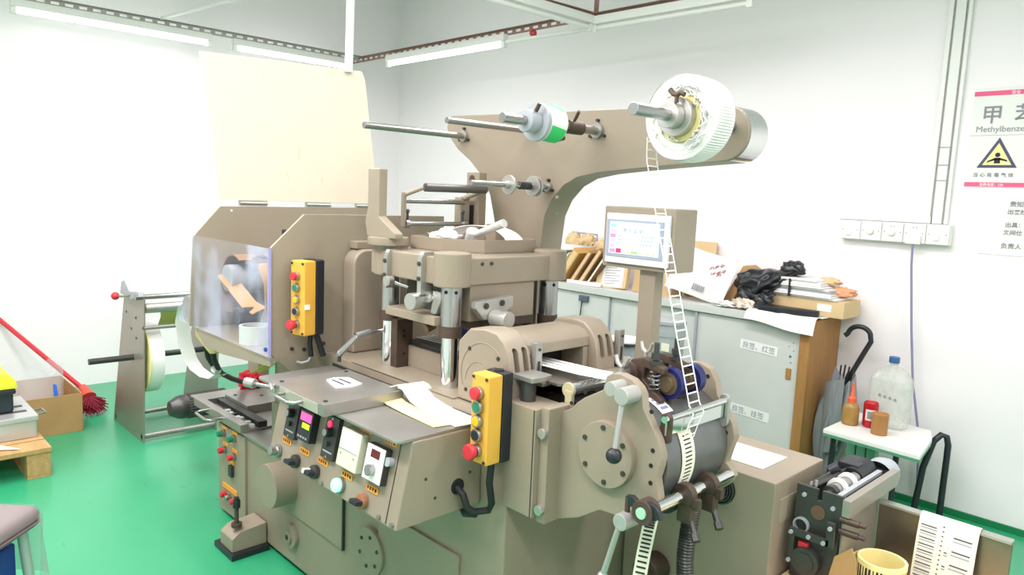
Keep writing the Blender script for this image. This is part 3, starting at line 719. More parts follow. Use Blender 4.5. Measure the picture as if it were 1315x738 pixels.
# lower rod, its clamps and lever
B().cyl((-.825, 1.218, .760), (-.825, 1.552, .760), .0135, n=24).build('lower_rod', CHROME, PR)
B().cyl((-.825, 1.200, .762), (-.825, 1.235, .762), .026, n=28, bev=.002).build('clamp_ring', IRON, PR)
B().cyl((-.825, 1.196, .762), (-.825, 1.201, .762), .012, n=20).build('rod_end', mat('pale_green_cap', '9FC9AC', .4), PR)
B().prism([(-.874, .772), (-.870, .785), (-.855, .788), (-.841, .780), (-.815, .788), (-.797, .784), (-.787, .775), (-.780, .758), (-.792, .757), (-.805, .748), (-.826, .750), (-.838, .763), (-.865, .763)], 'y', 1.205, 1.217, .003).build('split_clamp', BLACK, PR)
B().cyl((-.868, 1.24, .730), (-.868, 1.185, .730), .0185, n=28, bev=.003).cyl((-.872, 1.19, .72), (-.905, 1.19, .60), .006, .0065, n=14).sph((-.907, 1.19, .592), .012).build('handle_lever', mat('grey_cast_lower', 'A9A9A4', .4, .35), PR)
B().cyl((-.868, 1.21, .745), (-.868, 1.21, .78), .006, n=10).build('clamp_bolt', IRON, PR)
for y in (1.35, 1.445):
    B().ring((-.825, y, .76), (0, 1, 0), .027, .0135, .020, 28).box(-.835, -.80, y-.002, y+.022, .70, .742, .003).box(-.805, -.785, y+.002, y+.018, .735, .76, .002).build('rod_clamp', IRON, PR)
    B().cyl((-.805, y+.01, .705), (-.775, y-.01, .675), .007, n=10).cyl((-.785, y-.003, .687), (-.775, y-.01, .675), .010, n=6).build('clamp_bolt', DARK, PR)
    B().ring((-.875, y+.005, .735), (0, 1, 0), .034, .024, .016, 28).build('press_wheel', BLACK, PR)
hose([(-.83, 1.405, .72), (-.835, 1.405, .66), (-.835, 1.40, .58), (-.82, 1.40, .48), (-.80, 1.40, .40)], .020).build('corrugated_hose', DARK, PR)
b = B()
for k in range(5): b.ring((-.925, 1.690, .655), (0, 1, 0), .042-.007*k, .039-.007*k, .006, 28)
b.build('fan_guard', DARK, PR)
B().cyl((-.925, 1.696, .655), (-.925, 1.699, .655), .043, n=28).build('fan_back', BLACKM, PR)
# ---------------------------------------------------------------- upper arm with shafts
arm = [(-2.155, 1.682), (-2.172, 1.672), (-2.18, 1.642), (-2.172, 1.618), (-2.155, 1.597), (-2.112, 1.558), (-2.043, 1.518), (-1.976, 1.465), (-1.926, 1.397), (-1.896, 1.303), (-1.884, 1.166), (-1.884, .86), (-1.672, .86), (-1.672, 1.186), (-1.662, 1.278), (-1.655, 1.337), (-1.627, 1.391), (-1.579, 1.437), (-1.522, 1.464), (-1.438, 1.479), (-1.344, 1.488), (-1.208, 1.499), (-1.083, 1.508)] + arc(-1.022, 1.584, .072, -80, 85, 12) + [(-1.274, 1.664), (-1.674, 1.671)]
B().prism(arm, 'y', 1.74, 1.845, .003).build('upper_arm', BEIGE, PR)
B().prism([(x*1.0, z) for x, z in arc(-1.022, 1.584, .0725, -75, 82, 14)]+[(x, z) for x, z in arc(-1.022, 1.584, .0735, 82, -75, 14)], 'y', 1.75, 1.84).build('arm_end_cap', CHROME, PR)
def collar(x, y, z, r=.02):
    b = B().cyl((x, y, z), (x, y-.012, z), r, n=24).build('shaft_collar', PLATE, PR)
    for a in (90, 210, 330): B().cyl((x+r*1.35*math.cos(R(a)), y, z+r*1.35*math.sin(R(a))), (x+r*1.35*math.cos(R(a)), y-.010, z+r*1.35*math.sin(R(a))), .005, n=8).build('bolt', DARK, b)
B().cyl((-2.074, 1.74, 1.605), (-2.074, 1.312, 1.605), .0115, n=20, bev=.001).build('web_shaft', STEEL, PR); collar(-2.074, 1.74, 1.605)
B().cyl((-1.735, 1.74, 1.613), (-1.735, 1.383, 1.613), .010, n=20, bev=.001).build('web_shaft', STEEL, PR)
B().cyl((-1.447, 1.74, 1.604), (-1.447, 1.34, 1.604), .0135, n=24, bev=.001).build('reel_shaft', STEEL, PR); collar(-1.447, 1.74, 1.604, .023)
B().cyl((-1.640, 1.74, 1.431), (-1.640, 1.405, 1.431), .0085, n=20, bev=.001).build('disc_shaft', STEEL, PR); collar(-1.64, 1.74, 1.431, .016)
B().cyl((-1.64, 1.555, 1.431), (-1.64, 1.562, 1.431), .030, n=36, bev=.001).cyl((-1.64, 1.54, 1.431), (-1.64, 1.556, 1.431), .012, n=20).build('shaft_disc', BRUSH, PR)
B().tube([(-1.64+.011*math.cos(k*.8), 1.60+.0009*k, 1.431+.011*math.sin(k*.8)) for k in range(62)], .0022, 5).build('shaft_spring', DARK, PR)
B().cyl((-1.64, 1.66, 1.431), (-1.64, 1.668, 1.431), .032, n=36, bev=.001).cyl((-1.64, 1.672, 1.431), (-1.64, 1.68, 1.431), .032, n=36, bev=.001).build('shaft_disc', BRUSH, PR)
B().cyl((-.999, 1.74, 1.600), (-.999, 1.315, 1.600), .0145, n=24, bev=.0015).build('reel_shaft', STEEL, PR)
B().cyl((-1.60, 1.74, 1.40), (-1.60, 1.735, 1.40), .006, n=10).box(-1.655, -1.65, 1.79, 1.80, 1.345, 1.36).build('bolt', BRUSH, PR)
# reel hubs on the shafts
B().cyl((-.999, 1.445, 1.600), (-.999, 1.475, 1.600), .030, n=36, bev=.002).cyl((-.999, 1.475, 1.60), (-.999, 1.50, 1.60), .046, n=40, bev=.002).build('reel_hub', BRUSH, PR)
B().cyl((-.985, 1.46, 1.628), (-.985, 1.46, 1.645), .005, n=10).tube([(-1.005, 1.46, 1.66), (-.995, 1.46, 1.648), (-.985, 1.46, 1.645), (-.975, 1.46, 1.65), (-.965, 1.46, 1.645)], .006, 8).build('wing_screw', IRON, PR)
B().cyl((-1.447, 1.425, 1.604), (-1.447, 1.465, 1.604), .031, n=32, bev=.002).cyl((-1.447, 1.465, 1.604), (-1.447, 1.478, 1.604), .053, n=40, bev=.002).build('reel_hub', GREYP, PR)
B().cyl((-1.425, 1.445, 1.63), (-1.412, 1.445, 1.65), .006, n=10).build('wing_screw', IRON, PR)
B().cyl((-1.447, 1.60, 1.604), (-1.447, 1.66, 1.604), .020, n=24).cyl((-1.43, 1.61, 1.62), (-1.405, 1.60, 1.645), .005, n=8).cyl((-1.47, 1.57, 1.565), (-1.46, 1.60, 1.575), .010, n=10).build('reel_stop', IRON, PR)
# ---------------------------------------------------------------- touch screen on its post
so = B().box(-1.338, -1.096, 1.66, 1.765, 1.208, 1.381, .004).build('screen_housing', BEIGE, PR)
B().box(-1.322, -1.108, 1.650, 1.662, 1.221, 1.362, .003).build('screen_bezel', SILV, so)
B().box(-1.318, -1.124, 1.648, 1.651, 1.240, 1.345, .001).build('screen_frame', SCRF, so)
B().box(-1.305, -1.136, 1.6468, 1.649, 1.249, 1.338).build('screen', SCR, so)
def scr(x0, x1, z0, z1, m): B().box(x0, x1, 1.6460, 1.6469, z0, z1).build('screen_field', m, so)
for k in range(6): scr(-1.303, -1.283, 1.251+.0142*k, 1.262+.0142*k, SCRC[[1, 4, 4, 1, 4, 0][k]])
scr(-1.280, -1.262, 1.251, 1.264, SCRC[2]); scr(-1.227, -1.205, 1.251, 1.260, SCRC[3])
for x in (-1.256, -1.240, -1.195, -1.172, -1.155): scr(x, x+.008, 1.252, 1.258, SCRC[5])
for k in range(3): scr(-1.280, -1.262+.004*(k == 1), 1.276+.011*k, 1.280+.011*k, SCRC[0])
for k in range(3):
    for j in range(4): scr(-1.20+.011*j+.004*k, -1.193+.011*j+.004*k, 1.276+.011*k, 1.281+.011*k, SCRC[0])
text('screen_title', '数 字 菜 单', .014, FY(-1.258, 1.6458, 1.310), GREYP, so)
B().box(-1.217, -1.163, 1.68, 1.722, .925, 1.21, .004).build('screen_post', BEIGE, PR)
# foot of the machine cabinet
def crumple(c, r, sc, seed, amp, freq, n=40):
    q = random.Random(seed); ph = [(q.uniform(-1, 1), q.uniform(-1, 1), q.uniform(-1, 1), q.uniform(0, 6)) for _ in range(7)]
    def f(u, v):
        a, e = 2*math.pi*u, math.pi*(v-.5)
        d = Vector((math.cos(e)*math.cos(a), math.cos(e)*math.sin(a), math.sin(e)))
        k = 1
        for i, (x, y, z, p) in enumerate(ph): k += amp*(1-abs(2*((d.dot(Vector((x, y, z)))*freq*(1+.35*i)+p) % 1)-1)-.5)/(1+.3*i)
        d = Vector((d.x*sc[0], d.y*sc[1], d.z*sc[2]))*r*k
        return Vector(c)+Vector((d.x, d.y, max(d.z, -sc[2]*r*.55)))
    return B().grid(f, n, n//2)
# ---------------------------------------------------------------- paper and reels on the press
wr = thing('waste_roll', 'big white roll of wound label waste at the right end of the press arm', 'roll', (-.999, 1.5, 1.50))
def rollgrid(u, v):
    a = 2*math.pi*u; r = .1+.0022*math.sin(90*a)*(1-abs(2*v-1)**3)+.0015*math.sin(3*a)
    return Vector((-.999+r*math.cos(a), 1.502+.075*v, 1.6+r*math.sin(a)))
b = B().grid(rollgrid, 540, 7)
b.lathe((-.999, 1.502, 1.6), (0, 1, 0), [(.058, .006), (.064, 0), (.070, .005), (.076, 0), (.082, .004), (.087, 0), (.092, .003), (.096, 0), (.1, .002)], 64)
b.lathe((-.999, 1.575, 1.6), (0, 1, 0), [(.048, 0), (.1, .002)], 64)
b.build('wound_web', PAPER, wr)
b = B()
for k in range(26):
    a = rnd.uniform(0, 6.28); r0 = rnd.uniform(.052, .082); a1 = a+rnd.uniform(.3, .9)
    b.strip([(-.999+(r0+.004*math.sin(9*t))*math.cos(a+(a1-a)*t), 1.497-rnd.uniform(0, .004), 1.6+(r0+.004*math.sin(9*t))*math.sin(a+(a1-a)*t)) for t in [j/7 for j in range(8)]], (0, .008, 0), .002)
b.build('crumpled_edge', PAPER, wr)
B().ring((-.999, 1.498, 1.6), (0, 1, 0), .058, .046, .07).build('yellow_core', mat('yellow_core_card', 'DCD08E', .7), wr)
# ladder of label waste from the roll to the stripping bar
lw = [(-1.082, 1.51, 1.555), (-1.076, 1.505, 1.50), (-1.00, 1.475, 1.31), (-.92, 1.44, 1.12), (-.849, 1.412, .950), (-.832, 1.405, .938), (-.834, 1.39, .915), (-.838, 1.378, .88)]
b = B(); LL = [0]
for p_, q_ in zip(lw, lw[1:]): LL.append(LL[-1]+(Vector(q_)-Vector(p_)).length)
def lp(t):
    t *= LL[-1]; i = 0
    while i < len(lw)-2 and t > LL[i+1]: i += 1
    return Vector(lw[i]).lerp(Vector(lw[i+1]), (t-LL[i])/(LL[i+1]-LL[i]))
W2 = .021
for s in (-1, 1): b.strip([lp(k/60)+Vector((0, s*W2, 0)) for k in range(61)], (0, .0036, 0), .0008)
n = 36
for k in range(n):
    p = lp((k+.5)/n); d = (lp((k+.55)/n)-p).normalized()*.0016
    b.strip([p-d, p+d], (0, 2*W2, 0), .0008)
tag(b.build('label_waste_web', PAPER, None, 0), 'thin white ladder strip of label waste hanging from the big roll', 'label waste')
# printed label tape on the drum
def tape(name, pts, w, label, rows, cat='label tape'):
    t = tag(B().strip(pts, (0, w, 0), .0008).build(name, LABELP, None), label, cat)
    return t
dp = [(-.965+.1325*math.cos(R(a)), 1.378, .828+.1325*math.sin(R(a))) for a in range(40, -46, -4)]
lt = tape('label_tape', dp, .05, 'cream label tape with dark bars running down the front of the drum', 0)
b = B()
for a in range(26, -44, -4):
    x, z = -.965+.1338*math.cos(R(a)), .828+.1338*math.sin(R(a)); d = Vector((-math.sin(R(a)), 0, math.cos(R(a))))*.0016
    p = Vector((x, 1.378, z)); b.strip([p-d, p+d], (0, .026, 0), .0003)
b.build('printed_bars', INK, lt, 0)
b = B()
for a in range(28, -44, -2):
    x, z = -.965+.1338*math.cos(R(a)), .828+.1338*math.sin(R(a)); d = Vector((-math.sin(R(a)), 0, math.cos(R(a))))*.001
    p = Vector((x, 1.3595, z)); b.strip([p-d, p+d], (0, .004, 0), .0003)
b.build('printed_ticks', PAPER, lt, 0)
tp = [(-.965+.1328*math.cos(R(a)), 1.36, .828+.1328*math.sin(R(a))) for a in range(100, 50, -6)]
t2 = tag(B().strip(tp, (0, .042, 0), .0008).build('label_tape', PAPER, None), 'short white label tape lying on top of the drum under the blue wheels', 'label tape')
b = B()
for a in range(94, 56, -6):
    x, z = -.965+.1341*math.cos(R(a)), .828+.1341*math.sin(R(a)); d = Vector((-math.sin(R(a)), 0, math.cos(R(a))))*.004
    p = Vector((x, 1.36, z)); b.strip([p-d, p+d], (0, .026, 0), .0003)
b.build('printed_bars', INKB, t2, 0)
lp2 = [(-.848, 1.275, .735), (-.852, 1.272, .70), (-.86, 1.27, .64), (-.868, 1.268, .56), (-.872, 1.268, .45)]
t3 = tag(B().strip(lp2, (.028, .012, 0), .0008).build('label_tape', LABELP, None), 'cream label tape with dark bars hanging below the lower clamp', 'label tape')
b = B()
for k in range(24):
    f = k/24*3.9; i = int(f); p = Vector(lp2[i]).lerp(Vector(lp2[min(i+1, 4)]), f-i)+Vector((.001, -.0022, 0)); d = Vector((0, 0, .0022))
    b.strip([p-d, p+d], (.019, .008, 0), .0003)
b.build('printed_bars', INK, t3, 0)
b = B()
for k in range(4): b.strip([(-1.36, 1.372+.023*k, .958), (-1.15, 1.368+.023*k, .963), (-1.03, 1.362+.023*k, .972), (-.985, 1.36+.023*k, .968)], (0, .0165, 0), .001)
tag(b.build('label_web', PAPER, None, 0), 'white slit label web running from the cross cover to the drum', 'label web')
gr = thing('tape_reel', 'green and white reel of printed tape on the middle arm shaft', 'tape reel', (-1.447, 1.48, 1.55))
B().ring((-1.447, 1.479, 1.604), (0, 1, 0), .052, .021, .066, 48).build('reel_body', PAPER, gr)
def cylpatch(m, a0, a1, y0, y1, skew=0, r=.0526, name='printed_band'):
    b = B().grid(lambda u, v: Vector((-1.447+r*math.cos(R(a0+(a1-a0)*u+skew*v)), y0+(y1-y0)*v, 1.604+r*math.sin(R(a0+(a1-a0)*u+skew*v)))), 12, 4)
    b.build(name, m, gr)
cylpatch(GREENT, 60, 125, 1.482, 1.543, -25); cylpatch(GREENT, -75, -10, 1.482, 1.543, -10); cylpatch(GREENT, 170, 230, 1.482, 1.543)
tag(crumple((-1.775, 1.42, 1.258), .045, (1.4, .8, .5), 41, .4, 1.4, 30).build('crumpled_paper', PAPER, None, 60), 'crumpled white paper in the tray on top of the press head', 'paper')
tag(B().strip([(-1.74+.10*math.cos(R(a)), 1.55+.05*math.cos(R(a)), 1.242+.058*math.sin(R(a))) for a in range(5, 176, 10)], (.03, .05, 0), .0015).build('paper_strip', PAPER, None), 'arched white paper strip in the tray behind the crank handle', 'paper strip')
# dies and paper on the feed table
def die(name, label, x0, x1, y0, y1, z, th, loc_handle=True):
    t = thing(name, label, 'die plate', ((x0+x1)/2, (y0+y1)/2, z))
    B().box(x0, x1, y0, y1, z, z+th, .0015).build('steel_slab', PLATE, t)
    return t
d1 = die('die_plate', 'thick steel die plate with a handle lying on the feed table', -1.885, -1.595, .905, 1.15, .8235, .032)
B().tube([(-1.80, .906, .840), (-1.80, .885, .840), (-1.79, .872, .840), (-1.715, .868, .840), (-1.70, .88, .840), (-1.70, .906, .840)], .0055, 10).build('handle', STEEL, d1)
B().box(-1.89, -1.86, .90, .93, .824, .85, .002).cyl((-1.875, .90, .846), (-1.83, .885, .842), .006, n=10).build('handle_block', BRUSH, d1)
for x, y in ((-1.86, .925), (-1.62, .925), (-1.86, 1.13)): B().cyl((x, y, .8555), (x, y, .858), .006, n=12).build('bolt', DARK, d1)
B().box(-1.83, -1.62, .903, .906, .826, .852).build('slab_edge', mat('aged_steel_edge', 'B9B7A8', .5, .5), d1)
pd = tag(B().prism([(-1.80, 1.03), (-1.715, 1.01), (-1.70, 1.055), (-1.71, 1.09), (-1.79, 1.095), (-1.81, 1.06)], 'z', .8557, .8585).build('label_pad', PAPER, None), 'small white pad with two slots on the steel die plate', 'pad')
for y in (1.038, 1.060): B().box(-1.79, -1.725, y, y+.007, .8584, .8593).build('slot', INK, pd)
kb = thing('clamp_knob', 'round silver knob on a short rod between the two die plates', 'knob', (-1.91, .88, .825))
B().cyl((-1.86, .905, .84), (-1.93, .875, .842), .006, n=10).build('rod', STEEL, kb); B().cyl((-1.925, .877, .842), (-1.955, .864, .843), .014, n=20, bev=.002).build('knob_head', BRUSH, kb)
yp = [(-1.615, 1.165, .862), (-1.60, 1.175, .868), (-1.585, 1.18, .864), (-1.54, 1.178, .838), (-1.48, 1.172, .828), (-1.40, 1.168, .826), (-1.33, 1.165, .8245)]
tag(B().strip(yp, (.012, .085, 0), .0025).build('paper_strip', PAPER, None), 'white paper strip curling along the back of the feed table', 'paper strip')
tag(B().strip([(-1.64, 1.15, .85), (-1.625, 1.12, .838), (-1.58, 1.115, .828), (-1.50, 1.11, .8258), (-1.36, 1.105, .8245)], (.012, .055, 0), .0015).build('paper_strip', CREAMP, None), 'yellow liner strip under the white paper strip on the feed table', 'paper strip')
# dies on the low table
d2 = die('die_tray', 'open steel die tray with a handle on the low end of the press', -3.22, -2.735, 1.185, 1.50, .4125, .010)
B().box(-3.22, -2.735, 1.185, 1.22, .42, .447, .0015).box(-3.22, -3.16, 1.22, 1.50, .42, .447, .001).box(-3.16, -2.93, 1.30, 1.50, .422, .458, .001).box(-2.93, -2.735, 1.45, 1.50, .42, .447).build('tray_frame', PLATE, d2)
B().box(-3.155, -2.74, 1.262, 1.30, .422, .445, .001).build('dark_bar', DARK, d2)
for k in range(9): B().box(-3.03+.033*k, -3.01+.033*k, 1.225+.004*(k % 3), 1.25, .423, .436+.004*(k % 2)).build('type_piece', PAPER if k % 3 else DARK, d2)
B().tube([(-3.05, 1.186, .433), (-3.05, 1.145, .433), (-3.035, 1.125, .433), (-2.92, 1.12, .433), (-2.905, 1.14, .433), (-2.905, 1.186, .433)], .006, 10).build('handle', STEEL, d2)
for x, y in ((-3.12, 1.33), (-3.05, 1.42), (-2.97, 1.46)): B().cyl((x, y, .457), (x, y, .4605), .008, n=12).build('bolt', DARK, d2)
tag(B().box(-3.36, -3.0, 1.22, 1.56, .4125, .420, .001).xf(Matrix.Translation((0, .0, 0))).build('steel_sheet', PLATE, None), 'thin steel sheet under the left edge of the open die tray', 'steel sheet')
tag(crumple((-3.27, 1.47, .462), .060, (1.25, .9, .75), 3, .4, 1.3).build('rag', REDCLOTH, None, 60), 'crumpled red rag beside the junction cable on the low table', 'rag')
# ---------------------------------------------------------------- foot pedal / levelling foot in front of the press
fp = thing('foot_pump', 'small beige lubrication block with a black plunger on the floor before the press', 'pump', (-2.6, 1.12, 0))
B().box(-2.69, -2.525, 1.060, 1.208, 0, .024, .003).build('rubber_base', BLACK, fp)
B().prism([(1.070, .024), (1.070, .075), (1.10, .098), (1.205, .108), (1.205, .024)], 'x', -2.655, -2.545, .003).build('pump_body', BEIGE, fp)
B().cyl((-2.575, 1.10, .11), (-2.575, 1.10, .125), .020, n=20, bev=.002).cyl((-2.575, 1.10, .12), (-2.575, 1.10, .20), .008, n=14).build('plunger', IRON, fp)
B().cyl((-2.575, 1.10, .185), (-2.575, 1.10, .215), .014, n=18, bev=.002).cyl((-2.575, 1.10, .215), (-2.575, 1.10, .225), .010, n=18).build('plunger_knob', BLACK, fp)
# ---------------------------------------------------------------- unwind stand at the far left
us = thing('unwind_stand', 'grey steel unwind stand with a red ball lever at the left of the press', 'unwind stand', (-4.2, 1.4, 0))
B().prism([(-4.55, 0), (-4.02, .0), (-3.965, .79), (-4.14, .80), (-4.29, .79)], 'y', 1.215, 1.222, .001).build('side_plate', STAINL, us)
B().prism([(-4.55, 0), (-4.02, .0), (-3.965, .79), (-4.14, .80), (-4.29, .79)], 'y', 1.60, 1.607, .001).build('side_plate', STAINL, us)
for x, z in ((-4.26, .68), (-4.10, .67), (-4.10, .56), (-4.18, .60)): B().cyl((x, 1.216, z), (x, 1.212, z), .007, n=10).build('bolt', DARK, us)
B().cyl((-4.16, 1.0, .446), (-4.16, 1.75, .446), .016, n=16).build('reel_bar', DARK, us)
for x, z, r in ((-3.985, .632, .011), (-4.05, .03, .014), (-4.50, .03, .014)): B().cyl((x, 1.215, z), (x, 1.607, z), r, n=14).build('tie_bar', PLATE, us)
B().cyl((-3.99, 1.18, .795), (-3.99, 1.62, .795), .014, n=18).build('lock_bar', STEEL, us)
B().cyl((-3.985, 1.225, .735), (-3.985, 1.60, .735), .026, n=24).build('nip_roller', BRUSH, us)
B().prism([(-4.28, .78), (-4.10, .77), (-3.96, .80), (-3.97, .825), (-4.12, .81), (-4.20, .86), (-4.25, .85)], 'y', 1.19, 1.215, .003).build('lever_arm', GREYP, us)
B().tube([(-4.10, 1.195, .795), (-4.13, 1.18, .785), (-4.16, 1.165, .78), (-4.19, 1.15, .778)], .006, 8).build('lever_rod', STEEL, us)
B().sph((-4.20, 1.145, .778), .021, 18).build('lever_ball', RED, us)
er = thing('paper_reel', 'white paper reel with a yellow rim on the unwind stand', 'paper reel', (-4.16, 1.30, .25))
B().ring((-4.16, 1.25, .446), (0, 1, 0), .195, .016, .065, 56).build('reel_body', PAPER, er)
B().ring((-4.16, 1.240, .446), (0, 1, 0), .198, .05, .009, 56).build('reel_rim', CREAMP, er)
tag(B().strip([(-4.20, 1.40, .60), (-4.12, 1.39, .66), (-4.03, 1.36, .735)], (0, .09, 0), .001).build('yellow_web', mat('yellow_web_paper', 'E0D27A', .6), None), 'short yellow web rising from the paper reel to the stand roller', 'web')
wp = [(-3.02, 1.12, .93), (-3.12, 1.115, .87), (-3.15, 1.115, .81), (-3.15, 1.125, .715), (-3.15, 1.147, .64), (-3.13, 1.165, .60), (-3.06, 1.18, .58), (-2.99, 1.19, .585), (-2.94, 1.19, .61)]
tag(B().strip(wp, (0, .058, 0), .001).build('paper_web', PAPER, None), 'white paper web sagging in a loop below the round infeed roller', 'web')
tag(B().strip([(-2.93, 1.33, .60), (-2.85, 1.33, .63), (-2.78, 1.33, .67)], (0, .06, 0), .001).build('yellow_web', mat('lime_web', 'D3DB4A', .6), None), 'lime yellow web scrap behind the cables under the hood', 'web')
mo = thing('drive_motor', 'dark finned motor sticking out under the open die tray', 'motor', (-3.53, 1.28, .26)); MX = -3.53
B().lathe((MX, 1.24, .319), (0, 1, 0), [(0, -.06), (.035, -.055), (.054, -.02), (.058, 0), (.058, .02)], 32).build('end_cap', DARK, mo)
b = B().cyl((MX, 1.255, .319), (MX, 1.45, .319), .053, n=32)
for k in range(28):
    a = R(360*k/28); b.box(.050, .061, 1.265, 1.45, -.0016, .0016, M=Matrix.Translation((MX, 0, .319)) @ Matrix.Rotation(a, 4, 'Y'))
b.build('finned_body', mat('motor_grey', '6B6966', .5, .3), mo)
B().box(-3.56, -3.002, 1.42, 1.46, .245, .262).build('motor_mount', BEIGE2, mo)
# ---------------------------------------------------------------- grey machine cabinet behind the drum
mc = thing('machine_cabinet', 'plain beige steel cabinet standing behind the drum unit', 'cabinet', (-1.04, 1.85, 0))
B().box(-1.225, -.776, 1.70, 1.985, 0, .714, .006).build('cabinet_body', BEIGE, mc)
B().box(-.777, -.773, 1.73, 1.95, .60, .665, .002).build('side_panel', BEIGE2, mc)
tag(B().box(-1.10, -.845, 1.765, 1.905, .7145, .7165).build('paper_sheet', PAPER, None), 'white sheet of paper on top of the beige machine cabinet', 'paper')
# ---------------------------------------------------------------- rewinder on a packing box at the lower right
bx = tag(B().box(-.770, -.30, 1.62, 2.10, 0, .455, .003).build('packing_box', KRAFT2, None), 'cardboard packing box carrying the small rewinder at the lower right', 'box')
rw = thing('label_rewinder', 'small dark label rewinder with white rubber rings on the cardboard box', 'rewinder', (-.70, 1.95, .455))
fpv = [(-.757, .456), (-.757, .703), (-.703, .703), (-.703, .675), (-.692, .675), (-.692, .703), (-.641, .703), (-.645, .456)]
B().prism(fpv, 'y', 1.78, 1.790, .001).build('front_plate', DARK, rw)
B().box(-.75, -.645, 2.10, 2.11, .456, .69, .001).build('rear_plate', DARK, rw)
B().box(-.750, -.64, 1.79, 2.10, .456, .50, .001).box(-.752, -.745, 1.79, 2.10, .60, .69).build('inner_frame', DARK, rw)
B().box(-.641, -.622, 1.778, 2.115, .655, .698, .001).build('side_beam', STAINL, rw)
B().box(-.640, -.636, 1.785, 2.09, .50, .655).build('side_sheet', STAINL, rw)
B().cyl((-.697, 1.782, .645), (-.697, 1.776, .645), .018, n=28).build('copper_plug', mat('copper_brown', '7A5A4C', .4, .5), rw)
for x, z in ((-.735, .68), (-.662, .668), (-.665, .62)): B().cyl((x, 1.781, z), (x, 1.774, z), .0055, n=10).build('bolt', GREYP, rw)
B().box(-.757, -.655, 1.755, 1.762, .575, .595, .002).box(-.665, -.645, 1.755, 1.765, .575, .64, .002).box(-.757, -.742, 1.757, 1.764, .50, .595, .002).build('link_bars', DARK, rw)
for x, z in ((-.75, .583), (-.705, .585), (-.668, .583), (-.655, .625), (-.75, .508)): B().cyl((x, 1.757, z), (x, 1.750, z), .0055, n=10).build('bolt', GREYP, rw)
B().cyl((-.712, 1.782, .515), (-.712, 1.755, .515), .036, n=32, bev=.002).cyl((-.712, 1.756, .515), (-.712, 1.752, .515), .024, n=28).build('pulley', DARK, rw)
B().ring((-.735, 1.770, .60), (0, 1, 0), .020, .016, .01, 28).build('steel_ring', GREYP, rw)
B().box(-.735, -.71, 1.765, 1.78, .545, .56, .002).build('red_part', RED, rw)
B().cyl((-.692, 1.80, .685), (-.692, 2.10, .685), .009, n=16).build('ring_shaft', STEEL, rw)
B().cyl((-.692, 1.84, .685), (-.692, 1.985, .685), .017, n=20).build('ring_spacer', PLATE, rw)
for y in (1.868, 1.928): B().ring((-.692, y, .685), (0, 1, 0), .0265, .018, .014, 32).build('rubber_ring', WHITE, rw)
B().cyl((-.692, 1.825, .685), (-.692, 1.845, .685), .019, n=20).build('collar', DARK, rw)
B().cyl((-.735, 1.80, .69), (-.735, 2.05, .69), .006, n=12).cyl((-.72, 1.80, .70), (-.72, 2.0, .70), .004, n=12).build('side_rod', DARK, rw)
B().cyl((-.743, 1.945, .70), (-.725, 1.955, .715), .014, n=16).build('black_knob', BLACK, rw)
B().cyl((-.70, 1.99, .68), (-.70, 2.08, .69), .030, n=24).box(-.745, -.69, 2.0, 2.09, .69, .715, .003).build('clutch', BLACK, rw)
B().lathe((-.676, 2.10, .665), (0, 1, 0), [(.045, 0), (.045, .05), (.035, .085), (0, .09)], 28).build('motor', GREYP, rw)
B().box(-.668, -.655, 1.80, 2.08, .685, .695, .001).build('scale_bar', GREYP, rw)
for z in (.645, .615):
    B().cyl((-.645, 1.785, z), (-.60, 1.787, z), .0085, n=14).cyl((-.60, 1.787, z), (-.585, 1.788, z), .006, n=10).build('pin', IRON, rw)
for dx, dz in ((-.73, .71), (-.718, .717)): B().cyl((dx, 1.80, .70), (dx, 1.802, dz), .004, n=8).build('wing_nut', BRUSH, rw)
ss = thing('metal_sheet', 'bright upright stainless sheet behind the label roll', 'metal sheet', (-.49, 2.02, .455))
B().box(-.632, -.332, 2.012, 2.022, .456, .632, .001).build('sheet_panel', mat('dark_stainless', '8A8378', .3, .85, noise=.5, nscale=4, col2='776F62'), ss)
B().box(-.632, -.332, 2.004, 2.032, .630, .637, .001).build('folded_lip', BRUSH, ss)
# printed label sheet draped over it
dr = [(2.045, .60), (2.038, .632), (2.018, .643), (2.0, .638), (1.99, .60), (1.98, .54), (1.97, .47)]
ls = tag(B().strip([(-.463, y, z) for y, z in dr], (.132, 0, 0), .0008).build('label_sheet', LABELP, None), 'white printed label sheet draped over the stainless sheet', 'label sheet')
b, b2 = B(), B()
def onsheet(t):  # t from the top of the front side downwards
    y0, z0, y1, z1 = 1.9985, .636, 1.968, .47
    return y0+(y1-y0)*t-.0025, z0+(z1-z0)*t
def pr(bb, x0, x1, t0, t1):
    (ya, za), (yb, zb) = onsheet(t0), onsheet(t1)
    bb.strip([((x0+x1)/2*1.0, ya, za), ((x0+x1)/2, yb, zb)], (x1-x0, 0, 0), .0003)
for k in range(9):
    t = .10+.095*k
    pr(b, -.523, -.487, t, t+.018); pr(b2, -.523, -.485, t+.04, t+.055)
for k in range(13): pr(b, -.474, -.470, .05+.07*k, .07+.07*k)
for k in range(4):
    t = .16+.2*k
    pr(b, -.448, -.408, t, t+.022); pr(b2, -.449, -.408, t+.055, t+.075)
    if k: pr(b, -.464, -.457, t+.05, t+.07); pr(b2, -.464, -.456, t+.09, t+.11)
b.build('printed_lines', mat('soft_ink', '55555E', .8), ls, 0)['kind'] = 'stuff'; b2.build('printed_lines', mat('soft_blue_ink', '9A9FB4', .8), ls, 0)['kind'] = 'stuff'
lr = thing('label_roll', 'roll of cream labels with dark bar print standing on the cardboard box', 'label roll', (-.56, 1.85, .456))
B().ring((-.56, 1.85, .456), (0, 0, 1), .056, .049, .098, 48).build('wound_labels', CREAMP, lr)
b = B()
